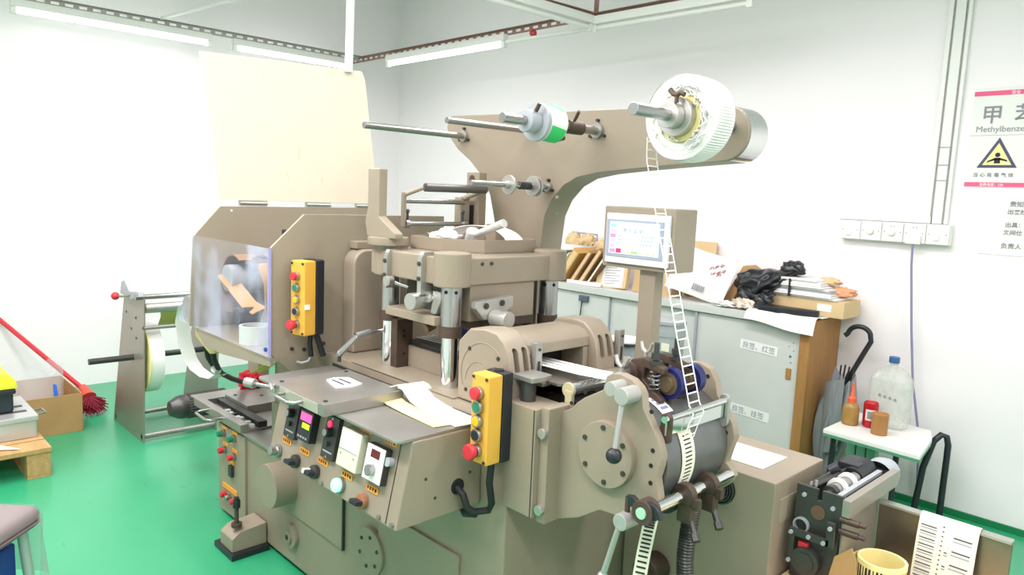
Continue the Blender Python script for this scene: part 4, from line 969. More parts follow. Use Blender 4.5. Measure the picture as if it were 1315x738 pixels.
for k in range(40):
    a = R(9*k); c = Vector((-.56+.0564*math.cos(a), 1.85+.0564*math.sin(a), .51)); d = Vector((-math.sin(a), math.cos(a), 0))*.0026
    b.strip([c-Vector((0, 0, .032)), c+Vector((0, 0, .032))], d*2*(1 if k % 3 else .5), .0003)
b.build('printed_bars', INK, lr, 0)
B().strip([(-.612, 1.868, .505), (-.618, 1.85, .505), (-.622, 1.825, .505), (-.618, 1.80, .505), (-.605, 1.785, .505)], (0, 0, .095), .001).build('loose_end', CREAMP, lr)
tag(B().prism([(-.655, .456), (-.575, .456), (-.585, .575), (-.598, .60), (-.635, .565)], 'y', 1.745, 1.749).build('card_flap', KRAFT, None), 'torn brown cardboard piece standing in front of the small rewinder', 'cardboard')
# ---------------------------------------------------------------- low grey cabinet along the right wall
cb = thing('storage_cabinet', 'long pale grey cabinet with sliding doors along the right wall', 'cabinet', (-2.4, 3.6, 0))
B().box(-3.50, -1.515, 3.47, 3.77, .04, .82, .003).build('cabinet_carcass', CAB, cb)
top = B().box(-3.52, -1.50, 3.425, 3.78, .82, .862, .004).build('cabinet_top', CAB, cb)
B().box(-1.515, -1.465, 3.43, 3.785, 0, .86, .003).build('end_panel', WOOD, cb)
for x0, x1 in ((-3.50, -2.70), (-2.695, -2.10), (-2.095, -1.52)): B().box(x0, x1, 3.445 if x0 != -2.695 else 3.455, 3.47, .05, .815, .002).build('sliding_door', CAB, cb)
B().box(-2.702, -2.694, 3.44, 3.47, .05, .815).build('door_gap', GREYP, cb); B().box(-2.10, -2.088, 3.43, 3.47, .05, .815).build('door_gap', GREYP, cb)
lk = B().box(-2.93, -2.86, 3.425, 3.446, .765, .80, .002).build('door_lock', mat('blue_grey_lock', '5E6878', .4, .4), cb)
B().cyl((-2.91, 3.435, .77), (-2.92, 3.432, .63), .004, n=8).build('lock_strap', DARK, lk)
B().box(-1.575, -1.548, 3.440, 3.446, .555, .61, .001).build('finger_pull', WOOD, cb)
def sticker(x0, x1, z, tilt, words):
    M = Matrix.Translation((x0, 3.4435, z)) @ Matrix.Rotation(R(tilt), 4, 'Y')
    st = B().box(0, x1-x0, -.0006, .0006, -.025, .025, M=M).build('paper_sticker', PAPER, cb)
    text('sticker_text', words, .036, M @ Matrix.Translation((.012, -.0007, -.014)) @ Matrix.Rotation(R(90), 4, 'X'), INKB, st)
sticker(-1.83, -1.625, .69, 3, '良签、红签')
sticker(-1.86, -1.64, .345, 3, '良签、挂签')
for x, z, m in ((-1.56, .67, GREENB), (-1.555, .64, BLUE), (-1.55, .74, INKG), (-1.57, .72, RED), (-1.545, .70, INKB)): B().cyl((x, 3.4455, z), (x, 3.443, z), .006 if m is GREENB else .003, n=9).build('paint_dot', m, cb)
ov = [(3.42, .845), (3.418, .867), (3.44, .872), (3.60, .870), (3.77, .868)]
tag(B().grid(lambda u, v: Vector((-1.80+.36*u, 3.398+.37*v, .870+.004*math.sin(7*u)*(1-v)+.008*math.exp(-((v-.14)/.06)**2)-(.040+.035*u)*max(0, 1-v/.07)**1.6)), 24, 44, (0, 0, .0015)).build('paper_sheet', PAPER, None), 'curled white paper sheet covering the right end of the grey cabinet top', 'paper')
# things on the cabinet
def slab(name, label, cat, c, w, d, h, rot, m, group=None, bev=.003):
    """thin upright item: w along x, d along y (thickness), h high, rotated"""
    M = Matrix.Translation(c) @ Matrix.Rotation(R(rot[2]), 4, 'Z') @ Matrix.Rotation(R(rot[1]), 4, 'Y') @ Matrix.Rotation(R(rot[0]), 4, 'X')
    return tag(B().box(-w/2, w/2, -d/2, d/2, 0, h, bev, M=M).build(name, m, None), label, cat, group)
G = 'leaning folders and boxes on the cabinet'
lean = [(-3.26, 3.58, .020, .25, 'E9E7DF', 36, 'white folder at the far left of the leaning row on the cabinet'),
        (-3.215, 3.56, .012, .24, '3F4A48', 36, 'thin dark green folder beside the white folder'),
        (-3.185, 3.555, .014, .23, 'B9C4A8', 36, 'pale green folder between the dark folder and the tan box file'),
        (-3.108, 3.55, .055, .24, 'C79A58', 36, 'thick tan box file leaning in the folder row'),
        (-3.02, 3.56, .03, .25, 'A97D55', 36, 'brown card leaning on the right of the tan box file'),
        (-2.955, 3.57, .033, .27, '94704F', 36, 'darker brown box leaning beside the brown card'),
        (-2.905, 3.575, .02, .22, '6E5238', 36, 'darkest brown card at the right end of the leaning row')]
for x, y, w, h, c, a, lab in lean:
    M = Matrix.Translation((x, y, .863)) @ Matrix.Rotation(R(a), 4, 'Y')
    f = tag(B().box(-w, 0, -.10, .12, 0, h, .003, M=M).build('leaning_folder', mat('folder_'+c, c, .75, noise=.4, nscale=9, col2=c), None), lab, 'folder', G)
    B().box(-w*.8, -w*.2, -.1005, -.095, .01, h-.01, M=M).build('page_block', mat('pages_'+c, 'E5DCC4', .85) if w < .03 else KRAFT2, f)
for k, (x, y, z, s, sd) in enumerate(((-3.20, 3.66, 1.12, .05, 1), (-3.10, 3.68, 1.12, .05, 2), (-2.91, 3.62, 1.09, .05, 4), (-2.86, 3.66, 1.15, .045, 5))):
    tag(crumple((x, y, z), s, (1.2, .8, 1), sd, .3, 1.2, 30).build('crumpled_paper', KRAFT2, None, 60), ['crumpled tan paper above the white folder', 'crumpled tan paper above the pale green folder', 'crumpled tan paper wedged above the brown card', 'crumpled tan paper topmost behind the leaning boxes'][k], 'paper', 'crumpled paper on the cabinet')
tag(B().tube([(-3.27, 3.72, 1.17), (-3.05, 3.72, 1.165), (-3.05, 3.72, 1.10)], .006, 8).build('wire_rack', GREYP, None), 'thin grey wire frame above the leaning folders', 'rack')
tag(B().prism([(-3.06, 3.45), (-2.90, 3.44), (-2.79, 3.46), (-2.83, 3.54), (-2.97, 3.56), (-3.05, 3.52)], 'z', .863, .885, .004).build('paper_bundle', PAPER, None), 'flat white paper bundle in front of the leaning folders', 'paper')
bk = thing('book', 'cream book with printed cover standing below the touch screen', 'book', (-2.74, 3.55, .863))
Mb = Matrix.Translation((-2.745, 3.50, .863)) @ Matrix.Rotation(R(-4), 4, 'Y') @ Matrix.Rotation(R(-14), 4, 'X')
B().box(-.12, .11, 0, .03, 0, .185, .002, M=Mb).build('cover', KRAFT2, bk)
B().box(-.075, .085, -.0008, 0, .008, .178, M=Mb).build('printed_sheet', PAPER, bk)
b = B()
for k in range(9): b.box(-.055, .03+.03*(k % 2), -.0014, -.0009, .155-.016*k, .159-.016*k, M=Mb)
b.build('printed_lines', INKG, bk)
for k, (x, w, a, c, lab) in enumerate(((-2.55, .07, 8, 'C9A87C', 'tan box just left of the screen post on the cabinet'), (-2.36, .09, 10, 'D2B48A', 'light tan box just right of the screen post on the cabinet'), (-2.29, .05, 16, 'B99462', 'narrow tan box leaning behind the white bag'))):
    slab('card_box', lab, 'box', (x, 3.56 if k < 2 else 3.70, .863), w, .12, .17, (0, a, 0), mat('card_'+c, c, .8), 'small card boxes on the cabinet')
slab('cardboard_sheet', 'flat tan card panel behind the touch screen against the wall', 'cardboard', (-2.32, 3.74, .90), .26, .012, .28, (-4, 0, 0), KRAFT2)
# white printed bag leaning on a box
pk = thing('printed_bag', 'white parcel bag with red print leaning on the cabinet', 'bag', (-2.1, 3.55, .863))
def bagf(s):
    def f(u, v):
        q = 1-abs(2*u-1)**4; r = 1-abs(2*v-1)**4
        return Mp @ Vector((-.17+.34*u, s*(.022*q*r)+.004*math.sin(9*u+4*v), .26*v))
    return f
Mp = Matrix.Translation((-2.155, 3.47, .895)) @ Matrix.Rotation(R(10), 4, 'Z') @ Matrix.Rotation(R(13), 4, 'Y') @ Matrix.Rotation(R(-22), 4, 'X')
B().grid(bagf(-1), 20, 16).grid(bagf(1), 20, 16).build('bag_body', PAPER, pk, 60)
b = B()
for k, (x, z) in enumerate(((.05, .175), (.075, .19), (.10, .205), (.065, .15), (.09, .165), (.115, .18), (.10, .15))): b.tube([Mp @ Vector((x+.010*math.cos(q*1.1+k), -.027, z+.012*math.sin(q*1.7+k))) for q in range(5)], .0022, 5)
b.build('red_print', mat('faded_red_print', 'A8556A', .7), pk)
b = B()
for k in range(6): b.box(-.01+.012*k, -.004+.012*k, -.029, -.0265, .03, .065, M=Mp)
b.build('barcode', INKG, pk)
slab('card_box', 'brown card box behind the white parcel bag', 'box', (-2.02, 3.67, .863), .05, .14, .23, (0, 28, 0), KRAFT)
# black plastic bag
def bb_(u, v):
    a, e = 2*math.pi*u, math.pi*(v-.5)
    x, y, z = math.cos(e)*math.cos(a), math.cos(e)*math.sin(a), math.sin(e)
    k = 1+.13*math.sin(3*a+3*z)*math.cos(e)+.09*math.sin(5*a-7*z+2*x)*math.cos(e)+.05*math.sin(13*x+7*z)
    px = x*.17*k; lift = max(0, px)*.45
    return Vector((-1.80+px, 3.60+y*.10*k, .99+z*.075*k*(1.1-.9*max(0, px/.2))+lift*1.0-.05*max(0, -px-.05)))
tb = thing('plastic_bag', 'shiny black crumpled plastic bag heaped on the cabinet', 'bag', (-1.8, 3.6, .863))
PLB = mat('black_bag_plastic', '1B1D22', .28, bump=.6, bscale=16)
B().grid(bb_, 90, 46).build('bag_heap', PLB, tb, 60)
B().grid(lambda u, v: Vector((-1.90+.20*u+.01*math.sin(20*v), 3.52-.05*u*(1-v)+.006*math.sin(15*u+9*v), .872+.13*v*(1-.35*abs(u-.4))+.010*math.sin(14*u))), 26, 14, (0, .003, 0)).build('bag_skirt', PLB, tb, 60)
crk = crumple((-1.665, 3.61, 1.085), .055, (1.15, .8, .8), 12, .22, 1.1).build('bag_knot', PLB, tb, 60)
# box of papers at the right end
pb = thing('paper_box', 'shallow tan box with paper stacks at the right end of the cabinet', 'box', (-1.55, 3.63, .872))
B().box(-1.78, -1.37, 3.56, 3.76, .873, .955, .003, M=Matrix.Translation((0, 0, 0))).build('box_body', KRAFT2, pb)
B().box(-1.50, -1.43, 3.558, 3.561, .90, .935).build('box_label', PAPER, pb)
for k in range(9):
    z = .956+.0105*k; w = .36-.022*k
    q = rnd.uniform(-.01, .01)
    tag(B().box(-1.775+q+.012*k, -1.775+q+.012*k+w, 3.545+q, 3.74+q, z, z+.0095, .001).build('paper_stack', PAPER if k % 3 else GREYP if k == 3 else PAPER, None), ['lowest', 'second', 'third', 'fourth', 'fifth', 'sixth', 'seventh', 'eighth', 'topmost'][k]+' bundle counting upward in the paper pile on the tan box', 'paper', 'paper bundles on the tan box')
tag(B().box(-1.645, -1.635, 3.535, 3.548, .955, 1.045, .001).build('black_strap', BLACK, None), 'narrow black strap over the paper pile', 'strap')
for k, (x, z, m, lab) in enumerate(((-1.50, 1.035, KRAFT2, 'tan crumpled paper on top of the paper pile'), (-1.42, .99, mat('orange_paper', 'EBA47C', .8), 'orange crumpled paper at the right of the paper pile'))):
    tag(crumple((x, 3.66, z), .05, (1.2, .9, .5), 20+k, .3, 1.3, 26).build('crumpled_paper', m, None, 60), lab, 'paper')
tag(crumple((-1.845, 3.47, .888), .05, (1.1, .7, .55), 31, .45, 1.6, 30).build('crumpled_paper', mat('pinkish_paper', 'E4D5C6', .8), None, 60), 'crumpled pinkish paper below the black plastic bag', 'paper')
tag(crumple((-1.95, 3.45, .878), .045, (1.3, .7, .4), 33, .45, 1.6, 30).build('crumpled_paper', PAPER, None, 60), 'crumpled white paper at the foot of the parcel bag', 'paper')
tag(B().prism([(-1.79, 3.47), (-1.74, 3.43), (-1.64, 3.43), (-1.60, 3.46), (-1.47, 3.50), (-1.47, 3.53), (-1.62, 3.525), (-1.76, 3.525)], 'z', .873, .905, .006).build('black_pouch', BLACK, None), 'flat black pouch lying before the tan paper box', 'pouch')
# bucket and round lid in front of the cabinet
bu = thing('bucket', 'grey plastic bucket with a lid in front of the cabinet', 'bucket', (-2.06, 3.12, 0))
B().lathe((-2.06, 3.12, .40), (0, 0, 1), [(0, 0), (.078, 0), (.086, .33), (.089, .33), (.089, .36), (.086, .36), (.086, .39), (.091, .39), (.091, .405), (.08, .41), (0, .408)], 40).build('bucket_body', mat('grey_bucket', 'A7ADB0', .4), bu)
B().box(-2.035, -1.99, 3.03, 3.036, .66, .70, .001).build('bucket_label', mat('pale_label', 'E9E6D2', .7), bu)
tag(B().box(-2.20, -1.92, 3.0, 3.25, 0, .40, .004).build('stool_box', CAB, None), 'pale grey box under the bucket hidden behind the press', 'box')
ld = thing('round_lid', 'round white lid with a dark rim behind the screen post', 'lid', (-1.93, 2.55, .78))
B().cyl((-1.93, 2.6, .765), (-1.93, 2.6, .778), .085, n=40).build('lid_rim', DARK, ld)
B().cyl((-1.93, 2.6, .778), (-1.93, 2.6, .786), .084, n=40).build('lid_top', PAPER, ld)
tag(B().cyl((-1.93, 2.6, 0), (-1.93, 2.6, .765), .075, n=28).build('waste_drum', GREYP, None), 'grey drum under the round white lid behind the press', 'drum')
# ---------------------------------------------------------------- umbrella, bench, bottles
um = thing('umbrella', 'folded grey umbrella with a black crook handle leaning by the cabinet', 'umbrella', (-1.40, 3.60, .05))
hk = [(-1.385, 3.64, .785)]+[(-1.318-.055*math.cos(R(a)), 3.645, .79+.05*math.sin(R(a))) for a in range(10, 165, 12)]+[(-1.262, 3.645, .775), (-1.285, 3.64, .72), (-1.325, 3.63, .62), (-1.34, 3.625, .58)]
B().tube(hk, .012, 12).build('crook_handle', BLACK, um)
B().cyl((-1.34, 3.62, .58), (-1.40, 3.58, .05), .008, n=10).build('shaft', DARK, um)
def umf(u, v):
    a = 2*math.pi*u; r = .72*(.05+.045*math.sin(math.pi*min(1, v*1.15)))*(1+.28*math.cos(8*a+2*v))
    c = Vector((-1.355, 3.61, .59)).lerp(Vector((-1.40, 3.57, .08)), v)
    if v == 0: c.z += .03*math.sin(2*a)+.02*math.cos(8*a)
    if v > .93: r *= .4
    return c+Vector((r*math.cos(a)*1.15, r*math.sin(a)*.8, 0))
GU = mat('grey_umbrella_cloth', '8E9396', .55, noise=.7, nscale=25, col2='6F7478', stretch=(3, 3, .3))
B().grid(umf, 80, 14).build('canopy', GU, um, 50)
B().grid(lambda u, v: Vector((-1.42+.09*u, 3.55-.02*math.sin(3*u), .20+.36*v+.03*u)), 6, 6, (0, .003, 0)).build('canopy_flap', GU, um)
for k in range(4): B().cyl((-1.375+.018*k, 3.60, .58), (-1.37+.02*k, 3.595, .645+.006*(k % 2)), .004, n=8).build('rib_tip', BLACK, um)
be = thing('shelf_bench', 'low white shelf board on a bent black tube frame at the right wall', 'bench', (-1.07, 3.45, 0))
B().prism([(-1.271, 3.204), (-.866, 3.177), (-.905, 3.46), (-.95, 3.60), (-1.271, 3.62)], 'z', .408, .428, .003).build('shelf_board', WHITE, be)
B().prism([(-1.270, 3.205), (-.867, 3.178), (-.906, 3.459), (-.951, 3.599), (-1.270, 3.619)], 'z', .396, .408).build('board_underside', mat('green_board', '4F8D6F', .6), be)
for x, y in ((-.945, 3.55), ):
    B().tube([(-.985, 3.60, .012), (-.965, 3.60, .25), (-.94, 3.62, .375), (-.92, 3.65, .405), (-.90, 3.66, .398), (-.892, 3.665, .36), (-.892, 3.667, .30), (-.895, 3.67, .012)], .014, 12).build('tube_leg', mat('black_tube', '2E3238', .35, .3), be)
B().tube([(-1.26, 3.60, .012), (-1.25, 3.60, .396)], .014, 12).build('tube_leg', BLACK, be)
B().tube([(-1.26, 3.28, .012), (-1.25, 3.28, .396)], .012, 12).tube([(-.99, 3.28, .012), (-.985, 3.28, .396)], .012, 12).build('tube_leg', BLACK, be)
for i, x in enumerate((-1.235, -1.19, -1.145)):
    tag(B().box(x-.02, x+.02, 3.45, 3.50, .02, .39, .004).build('rolled_sheet', mat('green_sheet', '6FA98B', .6), None), ['leftmost green panel standing under the bench', 'middle green panel standing under the bench', 'rightmost green panel standing under the bench'][i], 'panel', 'green panels under the bench')
def at(o, f): return f
ob = thing('oil_bottle', 'amber oil bottle with an orange spout on the white shelf', 'bottle', (-1.225, 3.38, .428))
B().lathe((-1.225, 3.38, .4285), (0, 0, 1), [(0, 0), (.033, 0), (.036, .006), (.036, .075), (.030, .092), (.016, .102), (0, .102)], 32).build('bottle_body', BOTM, ob)
B().lathe((-1.225, 3.38, .429), (0, 0, 1), [(0, .001), (.0345, .001), (.0345, .035), (0, .035)], 28).build('oil', OILM, ob)
B().lathe((-1.225, 3.38, .53), (0, 0, 1), [(.018, 0), (.018, .02), (.010, .03), (.004, .09), (0, .092)], 20).build('spout', mat('orange_spout', 'E2623A', .4), ob)
cn = thing('drink_can', 'red drink can with a pale label on the white shelf', 'can', (-1.150, 3.41, .428))
B().lathe((-1.150, 3.41, .4285), (0, 0, 1), [(0, .003), (.024, 0), (.031, .008), (.031, .108), (.027, .116), (.025, .112), (0, .112)], 36).build('can_body', mat('red_can', 'C01F2E', .3, .3), cn)
B().grid(lambda u, v: Vector((-1.150+.0314*math.cos(R(-110+75*u)), 3.41+.0314*math.sin(R(-110+75*u)), .4285+.035+.05*v)), 10, 2).build('can_label', mat('can_label_paper', 'E9D9C9', .6), cn)
B().grid(lambda u, v: Vector((-1.150+.0318*math.cos(R(-95+45*u)), 3.41+.0318*math.sin(R(-95+45*u)), .4285+.043+.034*v)), 8, 2).build('can_print', INKG, cn)
tag(B().lathe((-1.082, 3.335, .4285), (0, 0, 1), [(0, 0), (.033, 0), (.034, .09), (.030, .094), (.028, .088), (0, .086)], 32).build('wooden_cup', WOOD, None), 'brown wooden cylinder at the front of the white shelf beside the can', 'cup')
jg = thing('water_jug', 'dirty clear plastic jug with a blue cap at the back of the shelf', 'jug', (-1.103, 3.50, .428))
def jugf(u, v):
    prof = [(0, 0), (.8, 0), (.97, .012), (1, .03), (1, .20), (.95, .225), (.72, .258), (.42, .278), (.22, .285), (.2, .305), (0, .305)]
    t = v*(len(prof)-1); i = min(int(t), len(prof)-2); f = t-i
    r = prof[i][0]+(prof[i+1][0]-prof[i][0])*f; h = prof[i][1]+(prof[i+1][1]-prof[i][1])*f
    a = 2*math.pi*u; c, s = math.cos(a), math.sin(a)
    k = (abs(c)**3.2+abs(s)**3.2)**(-1/3.2) if r > .4 else 1
    rib = 1+.012*math.sin(h*160) if .04 < h < .19 else 1
    return Vector((-1.103+.088*r*k*c*rib, 3.50+.062*r*k*s*rib, .4285+h*.98))
B().grid(jugf, 49, 60).build('jug_body', JUGM, jg, 60)
B().cyl((-1.103, 3.50, .722), (-1.103, 3.50, .750), .022, n=24, bev=.002).build('cap', mat('blue_cap', '3A5F93', .4), jg)
b = B()
for k in range(4):
    x = -1.135+.022*k
    b.tube([(x, 3.4365, .575-.003*k), (x+.008, 3.4365, .585-.003*k), (x+.006, 3.4365, .57-.003*k), (x+.014, 3.4365, .575-.003*k)], .0014, 5)
b.build('pen_marks', INK, jg)
# ---------------------------------------------------------------- sockets, trunking, cable
so_ = thing('socket_strip', 'row of five white wall sockets under vertical trunking', 'socket', (-1.25, 3.77, 1.26))
B().box(-1.50, -1.005, 3.752, 3.789, 1.255, 1.350, .003).build('back_box', WHITE, so_)
for k in range(5):
    x0 = -1.497+.098*k
    pl = B().box(x0, x0+.096, 3.742, 3.753, 1.257, 1.348, .002).build('socket_plate', WHITE, so_)
    if k in (1, 2): B().cyl((x0+.047, 3.743, 1.30), (x0+.047, 3.730, 1.30), .014, n=20, bev=.002).build('round_knob', WHITE, pl)
    if k in (0, 4): B().box(x0+.03, x0+.055, 3.736, 3.743, 1.275, 1.295, .002).build('rocker', WHITE, pl)
    for dx in (.012, .084): B().cyl((x0+dx, 3.743, 1.303), (x0+dx, 3.7405, 1.303), .003, n=8).build('screw', GREYP, pl)
    if k in (2, 3): B().cyl((x0+.04, 3.743, 1.33), (x0+.04, 3.7405, 1.33), .003, n=8).cyl((x0+.055, 3.743, 1.33), (x0+.055, 3.7405, 1.33), .003, n=8).build('pin_hole', GREYP, pl)
B().box(-1.187, -1.122, 3.725, 3.742, 1.252, 1.295, .004).build('plug', WHITE, so_)
B().box(-1.52, -1.10, 3.765, 3.789, 1.352, 1.385, .003).build('horizontal_trunk', WHITE, so_)
for x0, x1, z in ((-1.125, -1.105, 1.385), (-1.095, -1.055, 1.352), (-1.045, -1.03, 1.352)): B().box(x0, x1, 3.768, 3.789, z, ZC, .002).build('vertical_trunk', WHITE, so_)
for z in (1.55, 1.62, 1.70): B().box(-1.098, -1.052, 3.764, 3.77, z, z+.004).build('trunk_joint', GREYP, so_)
tag(B().tube([(-1.155, 3.735, 1.255), (-1.15, 3.735, 1.15), (-1.12, 3.74, .85), (-1.09, 3.745, .60), (-1.05, 3.75, .40), (-1.03, 3.75, .25), (-1.02, 3.755, .06)], .0055, 8).build('power_cable', mat('violet_grey_cable', '8784A6', .5), None), 'violet grey power cable hanging down the wall from the sockets', 'cable')
# ---------------------------------------------------------------- warning poster and notice
ps = thing('warning_poster', 'chemical warning poster with a yellow triangle at the right edge', 'poster', (-.76, 3.787, 1.52))
Y0 = 3.7862
def wb(name, x0, x1, z0, z1, m, par, dy=0.): return B().box(x0, x1, Y0-dy-.0005, Y0-dy+.0003, z0, z1).build(name, m, par)
B().box(-.985, -.52, Y0, 3.789, 1.525, 1.96).build('poster_sheet', PAPER, ps)
PINK = mat('poster_pink', 'E8608C', .7)
wb('top_band', -.985, -.52, 1.925, 1.945, PINK, ps, .0006); wb('bottom_band', -.985, -.52, 1.528, 1.547, PINK, ps, .0006)
def wt(n, s, size, x, z, m, par, bold=.012): return text(n, s, size, FY(x, Y0-.0012, z), m, par, bold=bold)
wt('poster_title', '甲', .085, -.950, 1.812, INKG, ps); wt('poster_title', '苯', .085, -.825, 1.812, INKG, ps)
wt('poster_subtitle', 'Methylbenzene', .036, -.965, 1.768, INKG, ps, .0)
wt('band_text', '安全', .017, -.845, 1.928, PAPER, ps)
wt('poster_caption', '当 心 有 毒 气 体', .021, -.955, 1.572, INKG, ps)
wt('band_text', '急救电话：120', .014, -.925, 1.532, PAPER, ps)
cx_, cz_ = -.868, 1.655
tri = lambda r: [(cx_-r*.87, cz_-r*.5), (cx_+r*.87, cz_-r*.5), (cx_, cz_+r)]
B().prism(tri(.088), 'y', Y0-.0010, Y0, .0).build('triangle_border', mat('slate_border', '4A4C66', .6), ps)
B().prism(tri(.064), 'y', Y0-.0016, Y0).build('triangle_field', mat('pale_yellow_field', 'F3E2A0', .6), ps)
B().cyl((cx_, Y0-.002, cz_+.012), (cx_, Y0, cz_+.012), .010, n=20).prism([(cx_-.012, cz_-.025), (cx_+.012, cz_-.025), (cx_+.010, cz_), (cx_-.010, cz_)], 'y', Y0-.002, Y0).prism([(cx_-.040, cz_-.022), (cx_-.036, cz_-.014), (cx_-.008, cz_), (cx_, cz_-.008)], 'y', Y0-.002, Y0).prism([(cx_+.040, cz_-.018), (cx_+.036, cz_-.010), (cx_+.008, cz_), (cx_, cz_-.008)], 'y', Y0-.002, Y0).build('figure', INK, ps)
wb('panel_line', -.985, -.52, 1.752, 1.7535, INKG, ps, .0004)
nt_ = thing('paper_notice', 'white paper notice with handwriting below the warning poster', 'notice', (-.74, 3.787, 1.2))
B().box(-.90, -.52, Y0+.0005, 3.789, 1.23, 1.505).build('notice_sheet', PAPER, nt_)
wt('notice_text', '贵知好', .026, -.80, 1.445, INKG, nt_); wt('notice_text', '出来找人', .024, -.805, 1.412, INKG, nt_)
wt('notice_text', '出具：安全', .024, -.808, 1.355, INKG, nt_); wt('notice_text', '文间仕', .024, -.812, 1.322, INKG, nt_); wt('notice_text', '负责人', .026, -.815, 1.262, INKG, nt_)
# ---------------------------------------------------------------- ceiling struts, lamps, rope
def strut(name, label, p, q, m, flat=False, w=.04, pitch=.075):
    """slotted angle: two rails with bridges between the slots, plus a flange"""
    p, q = Vector(p), Vector(q); d = (q-p); L = d.length; d.normalize()
    upv = Vector((0, 0, 1)) if abs(d.z) < .9 else Vector((0, 1, 0)); sd = d.cross(upv).normalized()
    b = B(); M = Matrix((d, sd, upv)).transposed().to_4x4(); M.translation = p
    b.box(0, L, -.001, .001, 0, w*.3, M=M).box(0, L, -.001, .001, w*.7, w, M=M).box(0, L, 0, w*.6, w-.002, w, M=M)
    x = 0
    while x < L: b.box(x, min(L, x+pitch*.42), -.001, .001, w*.3, w*.7, M=M); x += pitch
    o = tag(b.build(name, m, None, 0), label, 'strut', 'slotted ceiling struts'); return o
strut('slotted_strut', 'grey slotted strut crossing the upper left of the room', (-5.2, .4, 2.40), (-5.17, 3.235, 2.40), GREYST)
strut('slotted_strut', 'brown slotted strut running from the corner along the right wall side', (-5.38, 3.235, 2.395), (-2.82, 3.235, 2.395), RUST)
strut('slotted_strut', 'nearer brown slotted strut coming forward from the strut joint', (-2.86, 2.3, 2.40), (-2.80, 3.25, 2.40), RUST)
strut('slotted_strut', 'brown slotted strut continuing right of the strut joint', (-2.82, 3.28, 2.40), (-1.45, 3.29, 2.40), RUST)
strut('slotted_strut', 'upright brown slotted hanger above the strut joint', (-2.80, 3.27, 2.40), (-2.80, 3.27, 3.2), RUST)
for x, y, lab in ((-5.18, 1.0, 'thin hanger rod above the left grey strut'),):
    tag(B().cyl((x, y, 2.43), (x, y, 3.2), .006, n=8).build('hanger_rod', WHITE, None), lab, 'rod')
def batten(label, p, q, lit=True, grp='fluorescent battens'):
    p, q = Vector(p), Vector(q); t = thing('fluorescent_batten', label, 'lamp', (p+q)/2, grp)
    d = (q-p); L = d.length; d.normalize(); sd = d.cross(Vector((0, 0, 1))).normalized()
    M = Matrix((d, sd, Vector((0, 0, 1)))).transposed().to_4x4(); M.translation = p
    B().box(0, L, -.022, .022, 0, .045, .004, M=M).build('batten_body', WHITE, t)
    B().cyl(p+Vector((0, 0, -.02))+d*.03, q+Vector((0, 0, -.02))-d*.03, .013, n=14).build('tube', TUBE if lit else WHITE, t)
    for e in (p+d*.015, q-d*.015): B().box(-.016, .016, -.014, .014, -.04, 0, .003, M=Matrix.Translation(e)).build('lamp_holder', WHITE, t)
batten('long lit batten under the grey strut at the upper left', (-5.185, .9, 2.356), (-5.175, 2.05, 2.356))
batten('lit batten under the grey strut nearest the room corner', (-5.175, 2.2, 2.356), (-5.16, 3.1, 2.356))
batten('lit batten below the brown strut over the press', (-4.75, 3.20, 2.352), (-3.45, 3.20, 2.352))
batten('unlit batten beside the forward brown strut', (-2.78, 2.35, 2.365), (-2.76, 3.21, 2.365), False)
batten('unlit batten right of the strut joint', (-2.76, 3.22, 2.36), (-1.80, 3.24, 2.36), False)
tag(B().cyl((-3.40, 3.16, 2.335), (-2.80, 3.25, 2.35), .012, n=12).build('conduit', WHITE, None), 'short white conduit below the strut joint', 'conduit')
tag(B().cyl((-5.15, 1.72, 2.44), (-3.6, 1.90, 2.44), .010, n=12).build('conduit', WHITE, None), 'thin white conduit crossing above the left grey strut', 'conduit')
tag(B().ring((-3.25, 3.23, 2.38), (1, 0, 0), .022, .012, .02, 16).build('red_clip', RED, None), 'small red clip on the brown strut', 'clip')
tag(B().cyl((-2.748, 1.66, 1.88), (-2.748, 1.68, 3.2), .017, n=14).build('lid_rope', WHITE, None), 'white pole hanging from above that holds the open hood lid', 'pole')
# ---------------------------------------------------------------- left corner
br = thing('broom', 'red broom with a bristle head leaning on the left wall', 'broom', (-4.72, 1.14, 0))
B().cyl((-4.80, 1.12, .14), (-5.40, .80, .51), .014, n=12).build('broom_handle', RED, br)
B().cyl((-4.73, 1.13, .10), (-4.81, 1.12, .15), .045, .022, n=16).build('broom_socket', mat('orange_red_plastic', 'D8503E', .4), br)
b = B()
for k in range(420):
    a = rnd.uniform(0, 6.28); r = rnd.uniform(.2, 1); c = Vector((-4.74, 1.13, .115)); d = Vector((.07*r*math.cos(a)+.04, .09*r*math.sin(a)+.012, -.11+.09*r*rnd.random()))
    b.cyl(c+d*.15, c+d*rnd.uniform(.85, 1.0), .003, n=4)
bs = b.build('bristles', mat('dark_red_bristle', '8A2036', .8), br, 0); bs['kind'] = 'stuff'
ca = thing('open_carton', 'open cardboard carton with a plastic liner on the floor by the left wall', 'carton', (-4.7, .85, 0))
for x0, x1, y0, y1 in ((-4.436, -4.43, .50, 1.03), (-4.90, -4.894, .50, 1.03), (-4.90, -4.43, .50, .506), (-4.90, -4.43, 1.024, 1.03)): B().box(x0, x1, y0, y1, .002, .215, .001).build('carton_side', KRAFT, ca)
B().box(-4.90, -4.43, .50, 1.03, .001, .008).build('carton_bottom', KRAFT, ca)
tag(B().grid(lambda u, v: Vector((-4.88+.42*(.5+.5*math.cos(2*math.pi*u)*(.95+.03*math.sin(9*u+5*v))), .53+.47*(.5+.5*math.sin(2*math.pi*u)*.95), .05+.29*v+.03*math.sin(7*2*math.pi*u)*v)), 60, 12).build('plastic_liner', FILM, None, 60), 'crinkled clear plastic liner standing up in the open carton', 'plastic')
